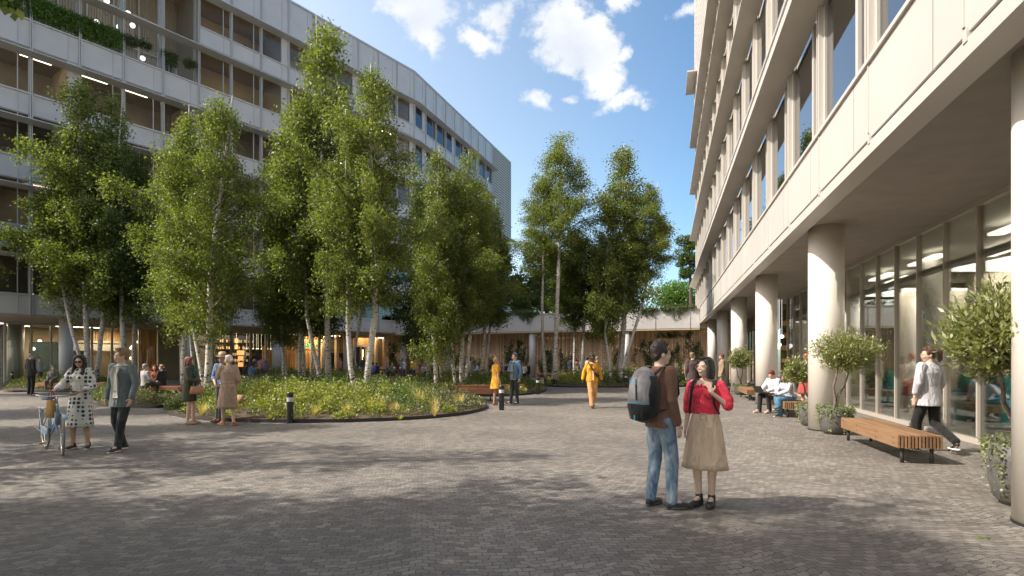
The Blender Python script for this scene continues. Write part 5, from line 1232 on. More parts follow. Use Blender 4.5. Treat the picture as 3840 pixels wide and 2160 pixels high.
        if glasses:
            a = MB(); g = MB()
            for q in (-1, 1):
                ring = [s.hp((.034*q+.024*math.cos(t*math.pi/8), .108-.004*abs(math.cos(t*math.pi/8)), .006+.021*math.sin(t*math.pi/8))) for t in range(17)]
                a.tube(ring, .0012 if glasses == 'clear' else .003, 5, cap=False); g.ell(s.hp((.034*q, .107, .006)), (.0225, .002, .0195), M=M, n=14, m=7)
                a.tube([s.hp((.057*q, .104, .012)), s.hp((.073*q, .06, .012)), s.hp((.078*q, -.01, .010))], .0018, 5)
            a.tube([s.hp((-.012, .111, .010)), s.hp((.012, .111, .010))], .002, 5)
            s.part('glasses', a, M_WIRE if glasses == 'clear' else M_SHOE, 0)
            if glasses == 'dark': s.part('lens', g, M_LENS, 0)
    def hair(s, kind, col):
        M = s.Rh; a = MB(); E = lambda c, rr: a.ell(s.hp(c), rr, M=M, n=16, m=11)
        if kind == 'bald': return
        if kind in ('short', 'quiff', 'curly', 'buzz'):
            up = .006 if kind == 'buzz' else .012
            E((0, -.024, .058), (.080+up*.3, .096, .085+up)); E((0, -.062, .0), (.070, .050, .062)); E((0, .045, .112), (.058, .042, .022+up))
            for q in (-1, 1): E((.068*q, .008, .045), (.014, .04, .04))
            if kind == 'quiff': E((.01, .055, .135), (.055, .040, .024)); E((-.03, .03, .135), (.05, .05, .026))
            if kind == 'curly':
                for i in range(26): t = i*2.4; ph = .2+1.2*(i/26); E((.082*math.cos(t)*math.sin(ph), -.02+.094*math.sin(t)*math.sin(ph), .065+.085*math.cos(ph)), (.024, .024, .022))
            if kind != 'buzz' and s.vox and s.vox < .009:
                rg = random.Random(4)
                for i in range(60):
                    t = rg.uniform(0, 6.28); ph = rg.uniform(0, 1.35); v = Vector((.080*math.cos(t)*math.sin(ph), -.024+.096*math.sin(t)*math.sin(ph), .060+.092*math.cos(ph))); a.cap(s.hp(v), s.hp(v*1.06+Vector((0, .012, .008))), .011, .005, 6)
        else:
            E((0, -.022, .060), (.084, .100, .090)); E((0, .035, .115), (.060, .050, .022))
            if kind in ('bob', 'long', 'mid'):
                low = {'bob': -.115, 'mid': -.13, 'long': -.36}[kind]
                for q in (-1, 1):
                    a.loft([(s.hp((.055*q, .03, .10)), .03, .05), (s.hp((.080*q, .012, .03)), .022, .058), (s.hp((.086*q, .0, -.04)), .024, .062), (s.hp((.080*q, -.01, low if kind != 'long' else -.13)), .024, .055)], s.Rh @ Vector((1, 0, 0)), 12)
                if kind == 'long':
                    for q in (-1, 1): a.loft([(s.hp((.080*q, .0, -.08)), .028, .05), (s.H+Vector((.085*q, .055, -.20)), .034, .035), (s.H+Vector((.075*q, .085, -.33)), .028, .026), (s.H+Vector((.070*q, .085, -.38)), .012, .012)], Vector((1, 0, 0)), 12)
                a.loft([(s.hp((0, -.06, .08)), .075, .05), (s.hp((0, -.085, -.02)), .085, .042), (s.hp((0, -.088, low)), .078, .034)], s.Rh @ Vector((1, 0, 0)), 14)
            if kind in ('bun', 'topbun'):
                E((0, -.075, .01), (.06, .04, .06)); E((.0, -.128, .015) if kind == 'bun' else (0, -.05, .175), (.042, .042, .042))
                if kind == 'topbun': E((.03, -.03, .165), (.03, .03, .03)); E((-.03, -.06, .17), (.03, .03, .03))
            if kind == 'pony': a.loft([(s.hp((0, -.10, .04)), .03, .03), (s.hp((0, -.15, -.05)), .035, .035), (s.hp((0, -.13, -.22)), .02, .02)], s.Rh @ Vector((1, 0, 0)), 10)
        s.part('hair', a, hairm(col), None, 1)
    def torso(s, a, z_end, add=.016, flare=0.0, neck=True):
        """z_end: how far below the pelvis joint the hem hangs"""
        j = s.j; r = s.right(); f = s.fem; pel, ch, nk = j['pel'], j['chest'], j['neck']; up = (ch-pel).normalized(); hw = (.165 if f else .155)+add; dn = Vector((0, 0, -1)) if pel.z > .7 else -up
        secs = []
        if z_end > 0: secs.append((pel+dn*z_end, hw+flare, .118+add+flare)); 
        secs += [(pel, hw+flare*.3, .114+add), (pel.lerp(ch, .4), (.126 if f else .142)+add, .094+add), (pel.lerp(ch, .75), .148+add, .104+add), (ch, (.158 if f else .170)+add, .110+add), (ch.lerp(nk, .45), s.sw*.97+add*.4, .090+add), (ch.lerp(nk, .82), .112+add*.5, .070+add*.5)]
        if neck: secs.append((nk+Vector((0, 0, .012)), .066, .062))
        a.loft(secs, r, 18)
        if f:
            for q in (-1, 1): a.ell(ch+r*(.065*q)+Vector((0, .085+add*.6, -.015)), (.062, .054, .062))
    def sleeves(s, a, frac, r0=.066, r1=.05, which='rl'):
        for nm in which:
            sh, el, wr = s.j['sh'+nm], s.j['el'+nm], s.j['wr'+nm]
            if frac <= .5: a.cap(sh, sh.lerp(el, frac*2), r0, r0*.92, 12)
            else: a.cap(sh, el, r0, (r0+r1)/2, 12); a.cap(el, el.lerp(wr, (frac-.5)*2-.05), (r0+r1)/2, r1, 12)
    def top(s, m, hem=.08, sl=1.0, add=.018, r0=.066, r1=.043, flare=0, nm='shirt', neck=True):
        a = MB(); s.torso(a, hem, add, flare, neck); s.sleeves(a, sl, r0, r1) if sl > 0 else None; return s.part(nm, a, m)
    def jacket(s, m, hem=.22, add=.034, sl=1.0, r0=.074, r1=.050, nm='jacket', lapel=True, open_=None):
        a = MB(); s.torso(a, hem, add, .012, False); s.sleeves(a, sl, r0, r1)
        nk = s.j['neck']; a.loft([(nk+Vector((0, -.02, -.045)), .10, .085), (nk+Vector((0, -.025, .01)), .078, .075)], s.right(), 14); o = s.part(nm, a, m)
        if open_ is not None:
            b = MB(); ch = s.j['chest']; pel = s.j['pel']; y0 = .128+add
            P = [ch+Vector((-.055, y0-.018, .11)), ch+Vector((.055, y0-.018, .11)), ch+Vector((.035, y0+.002, -.02)), pel+Vector((.05, y0-.004, -.04)), pel+Vector((-.05, y0-.004, -.04)), ch+Vector((-.035, y0+.002, -.02))]
            b.add(P+[p-Vector((0, .03, 0)) for p in P], [(0, 1, 2, 5), (5, 2, 3, 4), (11, 8, 7, 6), (10, 9, 8, 11)]+[(i, (i+1) % 6, 6+(i+1) % 6, 6+i) for i in range(6)]); s.part('shirt_front', b, open_, 0)
        return o
    def trousers(s, m, add=.016, wide=0, end=.0, nm='trousers'):
        a = MB(); j = s.j; r = s.right(); pel, ch = j['pel'], j['chest']; up = (ch-pel).normalized(); hw = .158+add if not s.fem else .168+add
        a.loft([(pel-up*.13, .09, .085), (pel-up*.06, hw*.97, .108+add), (pel, hw, .112+add), (pel+up*.10, hw*.9, .10+add)], r, 16)
        for q in 'rl':
            h_, k_, an = j['hip'+q], j['kn'+q], j['an'+q]; e_ = an.lerp(k_, end); a.cap(h_, k_, .094+add*.6, .066+add*.5+wide*.6, 14); a.cap(k_, e_, .066+add*.5+wide*.6, .048+add*.5+wide, 12)
            dd = (e_-k_).normalized(); a.cap(e_-dd*.03, e_+dd*.012, .05+add*.5+wide, .05+add*.5+wide, 12)
        return s.part(nm, a, m)
    def skirt(s, m, z0, top=.10, flare=.1, nm='skirt', sway=(0, 0), n=36, pleat=.012):
        j = s.j; pel = j['pel']; a = MB(); r = s.right(); rings = []; H0 = pel.z+top; hw = .15 if s.fem else .165
        for i in range(10):
            t = i/9; z = H0+(z0-H0)*t; base = hw+flare*t**1.2+(.03*math.sin(min(1, t*2.5)*math.pi/2)); c = Vector((pel.x+sway[0]*t, pel.y+sway[1]*t, z))
            rings.append([c+Vector(((base)*math.cos(2*math.pi*k/n)*(1+pleat*t*6*math.sin(k*2*math.pi/n*9)*.35), base*.78*math.sin(2*math.pi*k/n)*(1+pleat*t*6*math.sin(k*2*math.pi/n*9)*.35), 0)) for k in range(n)])
        b = len(a.v); a.rings(rings, cap=False)
        ri = [[p+(Vector((rings[i][0].x, 0, 0))*0) for p in rings[i]] for i in range(10)]
        inner = [[Vector((j['pel'].x+sway[0]*i/9, j['pel'].y+sway[1]*i/9, p.z))*1 for p in rings[i]] for i in range(10)]
        inn = [[p.lerp(q, .06) for p, q in zip(rings[i], inner[i])] for i in range(10)]
        a.rings([list(reversed(x)) for x in inn], cap=False)
        m0 = len(rings[0]); B0 = 9*n; B1 = 10*n+9*n
        for k in range(n): a.f.append((b+B0+k, b+B0+(k+1) % n, b+B1+(n-1-(k+1) % n), b+B1+(n-1-k)))
        o = a.build(nm, m, s.e, smooth=True); return o
    def shoes(s, m, sole=None, high=0.0, heel=0, nm='shoe'):
        for q in 'rl':
            j = s.j; an, to = j['an'+q], j['toe'+q]; d = (to-an); d.z = 0; d = d.normalized() if d.length > .01 else Vector((0, 1, 0)); full = (to-an); rt = d.cross(Vector((0, 0, 1)))
            hl = an-d*.055+Vector((0, 0, -.045)); tp = to+d*.045+Vector((0, 0, .0)); a = MB()
            pts = [hl+Vector((0, 0, .0))-d*.02, hl+d*.02, hl.lerp(tp, .35), hl.lerp(tp, .7), tp-d*.015, tp]
            w_ = [.018, .040, .040, .050, .040, .016]; h_ = [.02, .045+high*.3, .046, .034, .026, .012]
            rs = []
            for p, w2, h2 in zip(pts, w_, h_):
                rs.append([p+rt*(w2*math.cos(t))+Vector((0, 0, h2*max(math.sin(t), -.45))) for t in [2*math.pi*i/14 for i in range(14)]])
            a.rings(rs); a.cap(an-Vector((0, 0, .02)), an+Vector((0, 0, high)), .046, .044, 10) if high or m is M_SHOE else None
            s.part(nm, a, m, 0)
            if sole:
                a = MB(); lo_ = Vector((0, 0, -.030)); rs = []
                for t in (0, 1):
                    rs.append([hl.lerp(tp, .5)+lo_+Vector((0, 0, .022*t))+d*((tp-hl).length*.5+.02)*math.cos(x)+rt*.050*math.sin(x) for x in [2*math.pi*i/18 for i in range(18)]])
                a.rings(rs); s.part('sole', a, sole, 0)
            if heel: a = MB(); a.cap(hl+Vector((0, 0, -.02)), hl+Vector((0, 0, -.02-heel)), .02, .014, 8); s.part('heel', a, m, 0)
V3 = Vector
def prop(name, P, lab, cat, group=None):
    e = empty(name, P.e.location, lab, cat, group, P.e.rotation_euler.z); e.scale = P.e.scale; return e
# --- the couple in front
p = Person(1.60, 6.15, 62, 1.80, 'man in a brown sweater and blue jeans seen from behind, grey backpack on his back', 'asian', .0075, yaw=14, pitch=3,
           anl=(-.11, -.03, .085), toel=(-.16, .12, .03), anr=(.11, .06, .085), toer=(.17, .21, .03), knr=(.10, .07, .5), wrr=(.205, .05, .89), elr=(.205, -.03, 1.14), wrl=(-.18, .12, .93))
p.top(cloth('brown', (.17, .092, .065), folds=.3), .10, .97, .022, .070, .050, nm='sweater'); p.trousers(jeans_mat('jeans_light', (.09, .155, .235), (.34, .42, .49)), .012, .004, .04)
p.shoes(M_SHOE, mat('sole_grey', (.09, .085, .08), .7), .07); p.hair('short', 'dark'); p.face(glasses='dark')
for q in 'r': a = MB(); w = p.j['wrr']; a.cap(w+V3((0, 0, .05)), w+V3((0, 0, .03)), .034, .034, 12); p.part('wristband', a, M_SHOE, 0)
b = prop('backpack', p, 'grey backpack with black side and blue zips, worn by the man in the brown sweater', 'backpack')
a = MB(); a.loft([((0, -.20, .98), .10, .06), ((0, -.235, 1.0), .145, .10), ((0, -.25, 1.15), .155, .115), ((0, -.235, 1.32), .15, .105), ((0, -.205, 1.42), .12, .075), ((0, -.18, 1.46), .06, .04)], (1, 0, 0), 20, .8); finish(a.build('bag', cloth('pack_grey', (.26, .25, .26), folds=.2), b, smooth=True), .008, 3)
a = MB(); a.loft([((0, -.20, .955), .09, .06), ((0, -.238, .975), .149, .104), ((0, -.252, 1.08), .158, .119), ((0, -.252, 1.10), .150, .112)], (1, 0, 0), 20, .8); a.build('base_panel', cloth('pack_black', (.02, .02, .022)), b, smooth=True)
a = MB(); a.loft([((.10, -.21, 1.02), .062, .075), ((.112, -.22, 1.2), .062, .078), ((.098, -.20, 1.38), .055, .06)], (1, 0, 0), 14, .8); a.build('side_panel', MATS['cloth_pack_black'], b, smooth=True)
a = MB(); a.tube([(-.135, -.29, 1.10), (-.08, -.362, 1.105), (.05, -.372, 1.11), (.15, -.30, 1.12)], .006, 6); a.tube([(-.085, -.322, 1.36), (-.085, -.335, 1.30)], .007, 6); a.tube([(.02, -.345, 1.36), (.025, -.352, 1.30)], .008, 6); a.tube([(.03, -.37, .99), (.035, -.372, .94)], .008, 6); a.build('zip', mat('zip_blue', (.02, .32, .48), .4), b)
a = MB(); a.tube([(.03, -.35, 1.30), (.06, -.37, 1.14)], .009, 6); a.build('zip_seam', M_SHOE, b)
for q in (-1, 1): a = MB(); a.loft([((.10*q, -.17, 1.40), .028, .010), ((.115*q, -.08, 1.475), .030, .008), ((.12*q, .03, 1.47), .030, .008), ((.125*q, .105, 1.38), .028, .008), ((.14*q, .125, 1.2), .018, .006), ((.16*q, .02, 1.06), .012, .005), ((.12*q, -.15, 1.02), .012, .005)], (1, 0, 0), 8); a.build('strap', MATS['cloth_pack_black'], b, smooth=True)

p = Person(2.12, 6.24, 213, 1.64, 'smiling woman in a red off-shoulder blouse and beige belted skirt, hand on her bag strap', 'asian', .0075, fem=True, pitch=8, yaw=20,
           ell=(-.285, .03, 1.16), wrl=(-.115, .165, 1.325), hdl=(.35, -.3, .75), palml=(-.3, 1, .3), curl=.9, elr=(.205, -.04, 1.14), wrr=(.22, .03, .90), knl=(-.08, .01, .5), anl=(-.065, -.03, .085), toel=(-.08, .13, .03), anr=(.07, .0, .085), toer=(.10, .16, .03))
mr = cloth('red', (.76, .05, .09), folds=.6); a = MB(); j = p.j; ch, nk, pel = j['chest'], j['neck'], j['pel']
a.loft([(pel+V3((0, 0, .08)), .140, .112), (pel.lerp(ch, .45), .155, .125), (pel.lerp(ch, .75), .178, .138), (ch, .185, .138), (ch.lerp(nk, .35), .195, .118), (ch.lerp(nk, .50), .190, .108)], (1, 0, 0), 20)
for q in (-1, 1): a.ell(ch+V3((.065*q, .10, -.01)), (.065, .055, .065)); 
for nm in 'rl':
    sh, el = j['sh'+nm], j['el'+nm]; a.cap(sh.lerp(el, .12), sh.lerp(el, .7), .075, .08, 14); a.cap(sh.lerp(el, .7), el.lerp(j['wr'+nm], .12), .08, .062, 12)
p.part('blouse', a, mr)
a = MB()
for i in range(30):
    t = 2*math.pi*i/30; a.ell(ch.lerp(nk, .52)+V3((.185*math.cos(t), .108*math.sin(t)+.005, .008*math.sin(i*2.1))), (.016, .014, .016+.004*(i % 2)), n=6, m=5)
p.part('frill', a, mr, 0)
p.skirt(cloth('khaki', (.68, .51, .36), folds=.4), .44, .125, .085, pleat=.02); a = MB(); a.loft([(pel+V3((0, 0, .07)), .158, .122), (pel+V3((0, 0, .125)), .150, .115)], (1, 0, 0), 24); p.part('belt', a, cloth('khaki_dark', (.60, .44, .30)), 0)
a = MB(); c = pel+V3((-.01, .127, .10)); [a.cap(c+V3(u), c+V3(v), .007, .007, 6) for u, v in (((-.035, 0, -.03), (.035, 0, -.03)), ((.035, 0, -.03), (.035, 0, .03)), ((.035, 0, .03), (-.035, 0, .03)), ((-.035, 0, .03), (-.035, 0, -.03)))]; p.part('buckle', a, MATS['cloth_khaki_dark'], 0)
p.shoes(M_SHOE, mat('sole_black', (.03, .03, .03), .7), .03); p.hair('bob', 'black'); p.face(mouth='smile', glasses='clear')
b = prop('shoulder_bag', p, 'black rucksack straps over the shoulders of the woman in the red blouse', 'bag')
for q in (-1, 1): a = MB(); a.loft([((.115*q, -.12, 1.34), .018, .006), ((.118*q, -.05, 1.462), .020, .006), ((.118*q, .05, 1.462), .020, .006), ((.120*q, .130, 1.36), .020, .006), ((.135*q, .145, 1.2), .015, .005), ((.17*q, .05, 1.08), .012, .005)], (1, 0, 0), 8); a.build('strap', MATS['cloth_pack_black'], b, smooth=True)
a = MB(); a.loft([((0, -.19, 1.05), .11, .05), ((0, -.20, 1.2), .125, .07), ((0, -.18, 1.36), .10, .05)], (1, 0, 0), 16, .8); a.build('bag', MATS['cloth_pack_black'], b, smooth=True)

# --- woman with the bicycle, man in the blazer
p = Person(-7.80, 10.28, 176, 1.70, 'woman with long black hair and sunglasses in a polka dot dress pushing the blue bicycle', 'tan', .0085, fem=True, yaw=-14, pitch=-2,
           elr=(.27, .08, 1.16), wrr=(.235, .36, 1.075), hdr=(-.1, .6, -.35), ell=(-.25, .04, 1.15), wrl=(-.19, .33, 1.06), hdl=(.2, .6, -.3), curl=.8, anr=(.06, .10, .085), toer=(.06, .26, .03), knr=(.07, .1, .5), anl=(-.17, .05, .085), toel=(-.24, .21, .03), knl=(-.12, .05, .5))
m = dots_mat(); a = MB(); p.torso(a, .02, .024, 0, True); p.sleeves(a, .68, .078, .066); p.part('dress_top', a, m); p.skirt(m, .40, .125, .055, nm='dress_skirt', sway=(-.02, .06)); a = MB(); a.loft([(p.j['pel']+V3((0, 0, .09)), .162, .127), (p.j['pel']+V3((0, 0, .12)), .158, .124)], (1, 0, 0), 22); p.part('belt', a, M_SHOE, 0)
p.shoes(M_SHOE, M_SOLE); p.hair('long', 'black'); p.face(glasses='dark')
for q, sg in (('r', 1), ('l', -1)): a = MB(); e_ = p.j['el'+q].lerp(p.j['wr'+q], .38); a.ell(e_, (.066, .066, .045)); p.part('sleeve_cuff', a, mat('cuff', (.62, .66, .70), .8), 0)

def bicycle(rear, front, lab):
    d = V3(front)-V3(rear); L = 1.22; e = empty('bicycle', (rear[0], rear[1], 0), lab, 'bicycle', None, math.atan2(d.y, d.x)); rw = .34
    blue = mat('bike_blue', (.20, .33, .46), .35, coat=.4); ch_ = mat('chrome', (.62, .62, .62), .22, metal=1.0); rub = mat('tyre', (.22, .20, .17), .8)
    def wheel(nm, x, rz=0):
        w_ = empty(nm, (x, 0, rw)); w_.parent = e; w_.rotation_euler = (0, 0, rz)
        def ring(rad, r_, n=8): a = MB(); pts = [(rad*math.cos(t*math.pi/20), 0, rad*math.sin(t*math.pi/20)) for t in range(41)]; a.tube(pts, r_, n, cap=False); return a
        ring(rw-.018, .018).build('tyre', rub, w_, smooth=True); ring(rw-.040, .009).build('rim', ch_, w_, smooth=True)
        a = MB()
        for i in range(28): t = 2*math.pi*i/28; a.tube([(.02*math.cos(t+1.2), .02*(-1)**i, .02*math.sin(t+1.2)), ((rw-.04)*math.cos(t), 0, (rw-.04)*math.sin(t))], .0016, 4)
        a.build('spokes', ch_, w_); a = MB(); a.tube([(0, -.04, 0), (0, .04, 0)], .02, 10); a.build('hub', ch_, w_)
    wheel('rear_wheel', 0); wheel('front_wheel', L, R(-8))
    bb = (.44, 0, .30); seat = (.27, 0, .80); hd = (.86, 0, .84); hl = (.90, 0, .70)
    a = MB(); a.tube([bb, (.25, 0, .84)], .016, 10); a.tube([hd, (.87, 0, .80), hl], .019, 10); a.tube([hl, (.70, 0, .45), (.52, 0, .33), bb], .017, 10); a.tube([(.885, 0, .76), (.66, 0, .50), (.42, 0, .40), (.385, 0, .42)], .015, 10)
    for q in (-.05, .05): a.tube([bb, (0, q, rw)], .010, 8); a.tube([(.30, 0, .70), (0, q, rw)], .009, 8)
    a.build('frame', blue, e, smooth=True)
    a = MB()
    for q in (-.05, .05): a.tube([(.905, q*.6, .70), (.95, q, .52), (L, q, rw)], .012, 8)
    a.build('fork', blue, e, smooth=True)
    for nm, x, a0, a1 in (('rear_mudguard', 0, 20, 195), ('front_mudguard', L, 50, 160)):
        a = MB(); a.loft([((x+(rw+.02)*math.cos(R(t)), 0, rw+(rw+.02)*math.sin(R(t))), .028, .004) for t in range(a0, a1+1, 12)], (0, 1, 0), 8); a.build(nm, blue, e, smooth=True)
    a = MB(); a.tube([hd, (.84, 0, .93), (.90, 0, .98)], .013, 8); a.tube([(.62, -.27, 1.0), (.74, -.26, 1.0), (.86, -.18, .97), (.92, 0, .98), (.86, .18, .97), (.74, .26, 1.0), (.62, .27, 1.0)], .011, 8); a.build('handlebar', ch_, e, smooth=True)
    for q in (-.27, .27): a = MB(); a.tube([(.60, q, 1.0), (.70, q*.985, 1.0)], .017, 8); a.build('grip', M_SHOE, e)
    a = MB(); a.loft([((.12, 0, .90), .09, .03), ((.2, 0, .91), .10, .035), ((.3, 0, .90), .05, .028), ((.40, 0, .89), .022, .02)], (0, 1, 0), 14); a.build('saddle', mat('saddle_blue', (.06, .10, .15), .4), e, smooth=True)
    a = MB(); a.tube([(.25, 0, .82), (.235, 0, .89)], .012, 8); a.build('seat_post', ch_, e)
    a = MB()
    for q in (-.06, 0, .06): a.tube([(-.22, q, .73), (.20, q, .73)], .006, 6)
    for q in (-.06, .06): a.tube([(-.18, q, .73), (0, q, rw)], .006, 6)
    a.build('rack', ch_, e)
    a = MB(); a.loft([((.02, -.065, .33), .085, .006), ((.20, -.068, .345), .075, .006), ((.44, -.07, .30), .10, .006), ((.52, -.07, .28), .05, .004)], (0, 0, 1), 14); a.build('chain_guard', blue, e, smooth=True)
    a = MB(); a.tube([(.44, -.09, .30), (.50, -.09, .15)], .010, 8); a.tube([(.44, .09, .30), (.38, .09, .45)], .010, 8); a.build('crank', ch_, e)
    for x, y, z in ((.50, -.14, .15), (.38, .14, .45)): a = MB(); a.box(x-.05, x+.05, y-.045, y+.045, z-.012, z+.012); a.build('pedal', mat('pedal', (.35, .22, .1), .5), e)
    a = MB(); a.tube([(-.02, -.06, .30), (-.20, -.14, .42)], .008, 6); a.build('kickstand', ch_, e)
    return e
bicycle((-8.43, 10.28), (-7.45, 9.45), 'light blue city bicycle pushed by the woman in the polka dot dress')
e = empty('basket_bag', (-7.93, 9.80, .60), 'woven straw bag hanging from the handlebar of the blue bicycle', 'bag', None, R(-30))
a = MB(); a.loft([((0, 0, 0), .13, .05), ((0, 0, .12), .14, .065), ((0, 0, .30), .105, .05)], (1, 0, 0), 18, .7); a.build('basket', mat('straw', (.42, .24, .07), .8, noise=.4, nscale=60, bump=1, bscale=80), e, smooth=True)
for q in (-.03, .03): a = MB(); a.tube([(-.07, q, .29), (-.05, q*.5, .43), (.02, q*.3, .46), (.07, q, .29)], .008, 6); a.build('handle', mat('brown_leather', (.12, .05, .03), .5), e)

p = Person(-6.84, 9.98, 186, 1.80, 'young man in a grey blazer, white t-shirt and black jeans walking beside the bicycle', 'light', .0085, yaw=38, pitch=2,
           elr=(.26, -.06, 1.14), wrr=(.255, .02, .90), ell=(-.27, .02, 1.15), wrl=(-.27, .12, .91), anr=(.075, -.12, .10), toer=(.14, .03, .03), knr=(.10, .02, .5), anl=(-.02, .12, .085), toel=(-.03, .28, .03), knl=(-.07, .10, .5))
p.top(cloth('white_tee', (.62, .60, .55)), .10, .4); p.jacket(cloth('blazer', (.135, .165, .17), folds=.35), .20, .034, open_=MATS['cloth_white_tee']); p.trousers(jeans_mat('jeans_black', (.018, .019, .022), (.055, .058, .065)), .014, .004, .03); p.shoes(M_SHOE, M_SOLE); p.hair('quiff', 'sand'); p.face()
for q in (1.02, .94): a = MB(); a.ell((-.01, .178, q), (.011, .006, .011), n=8, m=5); p.part('button', a, M_SHOE, 0)

# --- the three friends at the centre bed
p = Person(-7.98, 14.05, 68, 1.68, 'woman with red hair, olive cardigan and teal black scarf standing at the centre bed', 'light', .010, fem=True, ell=(-.24, .02, 1.15), wrl=(-.10, .24, 1.10), elr=(.22, .03, 1.14), wrr=(.10, .25, 1.10), hdr=(-.5, .6, 0), hdl=(.5, .6, 0), anl=(-.09, .08, .10), toel=(-.09, .22, .03), knl=(-.09, .1, .5), curl=.8)
mo = cloth('olive', (.075, .075, .045)); p.top(mo, .10, 1.0, .024, .072, .055, nm='cardigan'); p.skirt(mo, .60, .10, .05, nm='cardigan_skirt', pleat=.005)
ms = cloth('scarf_teal', (.02, .03, .03)); t_ = NT(ms.node_tree); v_ = t_.n('ShaderNodeTexNoise', ins={'Vector': t_.n('ShaderNodeTexCoord').outputs['Object'], 'Scale': 9.0, 'Detail': 1.0, 'Distortion': 3.0}).outputs['Fac']; t_.put(ms.node_tree.nodes['Principled BSDF'].inputs['Base Color'], t_.mix(t_.m('COMPARE', v_, .52, .04), (.012, .014, .014, 1), (.0, .30, .24, 1)))
a = MB(); a.loft([((0, .02, 1.50), .09, .09), ((.01, .05, 1.42), .12, .11), ((.03, .11, 1.30), .07, .05), ((.05, .15, 1.0), .07, .035), ((.05, .15, .62), .075, .03)], (1, 0, 0), 14); p.part('scarf', a, ms, 0)
p.shoes(mat('nude_shoe', (.45, .28, .18), .4), None, 0, .03); p.hair('mid', 'auburn'); p.face(glasses='clear')
b = prop('handbag', p, 'tan leather handbag on the arm of the red haired woman', 'handbag'); a = MB(); a.loft([((.17, .20, .78), .06, .16), ((.17, .20, .84), .065, .165), ((.17, .20, .99), .045, .13)], (1, 0, 0), 14, .6); a.build('bag', mat('tan_leather', (.45, .22, .11), .45), b, smooth=True)
a = MB(); a.tube([(.17, .12, .98), (.15, .13, 1.1), (.14, .19, 1.14), (.15, .26, 1.1), (.17, .28, .98)], .008, 6); a.build('handle', MATS['tan_leather'], b)
p = Person(-7.40, 14.55, 188, 1.76, 'bearded man in a straw hat, blue shirt, braces and checked trousers', 'red', .010, yaw=-6, elr=(.25, .0, 1.13), wrr=(.06, .20, .96), ell=(-.25, .0, 1.13), wrl=(-.05, .21, .95), hdr=(-.5, .3, -.4), hdl=(.5, .3, -.4), anr=(.13, .02, .085), toer=(.17, .18, .03), anl=(-.02, .14, .085), toel=(.0, .30, .03), knl=(-.06, .12, .5), curl=.7)
p.top(cloth('shirt_blue', (.16, .27, .52), folds=.5), .04, .62, .022, .072, .058); p.trousers(check_mat(), .018, .0, .02); p.shoes(mat('shoe_brown', (.10, .045, .03), .4)); p.hair('buzz', 'grey'); p.face(glasses='clear')
a = MB(); a.ell(p.hp((0, .055, -.062)), (.046, .045, .038)); p.part('beard', a, hairm('grey'), 0)
for q in (-1, 1): a = MB(); a.loft([((.09*q, .125, .98), .018, .004), ((.088*q, .128, 1.15), .018, .004), ((.085*q, .142, 1.32), .018, .004), ((.09*q, .09, 1.45), .018, .004), ((.085*q, -.02, 1.505), .018, .004), ((.05*q, -.12, 1.38), .018, .004), ((.02*q, -.12, 1.0), .018, .004)], (1, 0, 0), 8); p.part('braces', a, cloth('braces', (.15, .11, .05)), 0)
b = prop('straw_hat', p, 'pale straw hat with a dark band on the bearded man', 'hat'); H_ = p.H; a = MB(); a.lathe(H_.x, H_.y-.01, [(.001, H_.z+.19), (.05, H_.z+.192), (.075, H_.z+.18), (.085, H_.z+.12), (.09, H_.z+.085), (.16, H_.z+.075), (.163, H_.z+.069), (.09, H_.z+.070)], 28); a.build('crown', mat('straw_pale', (.60, .45, .28), .7, bump=.5, bscale=120), b, smooth=True)
a = MB(); a.lathe(H_.x, H_.y-.01, [(.0905, H_.z+.088), (.0885, H_.z+.12)], 28); a.build('band', M_SHOE, b)
b = prop('folded_jacket', p, 'dark green jacket held over the hands of the man in the straw hat', 'jacket'); a = MB(); a.loft([((-.10, .24, .98), .07, .04), ((-.14, .25, .85), .09, .05), ((-.13, .24, .66), .06, .03)], (1, 0, 0), 12); a.build('cloth', cloth('dark_green', (.02, .05, .035)), b, smooth=True)
p = Person(-6.88, 13.80, -22, 1.72, 'white haired woman in a beige trench dress and orange sandals, seen from behind', 'light', .010, fem=True, yaw=-42, elr=(.22, -.03, 1.15), wrr=(.18, .10, .95), ell=(-.23, .06, 1.20), wrl=(-.06, .22, 1.38), hdl=(.3, .1, .9), curl=.7, anl=(-.13, .10, .10), toel=(-.22, .22, .03), knl=(-.12, .09, .5), anr=(.12, -.06, .10), toer=(.17, .08, .03))
mb = cloth('trench', (.46, .33, .235), folds=.45); a = MB(); p.torso(a, .03, .03, 0, True); p.sleeves(a, .62, .085, .075); p.part('dress_top', a, mb); p.skirt(mb, .42, .13, .06, nm='dress_skirt', sway=(-.03, .03), pleat=.007); a = MB(); a.loft([(p.j['pel']+V3((0, 0, .09)), .168, .133), (p.j['pel']+V3((0, 0, .13)), .165, .13)], (1, 0, 0), 22); p.part('belt', a, mb, 0)
p.shoes(mat('sandal_orange', (.50, .13, .04), .5), mat('wood_sole', (.5, .36, .22), .6), 0, .03); p.hair('bun', 'white'); p.face()
e = empty('basket_bag', tuple(G(903, 1570)+V3((0, 0, .42))), 'pale woven basket carried behind the woman in the trench dress', 'bag'); a = MB(); a.loft([((0, 0, 0), .07, .05), ((0, 0, .22), .085, .06)], (1, 0, 0), 14, .7); a.build('basket', mat('straw2', (.5, .33, .18), .8, bump=.8, bscale=90), e, smooth=True)

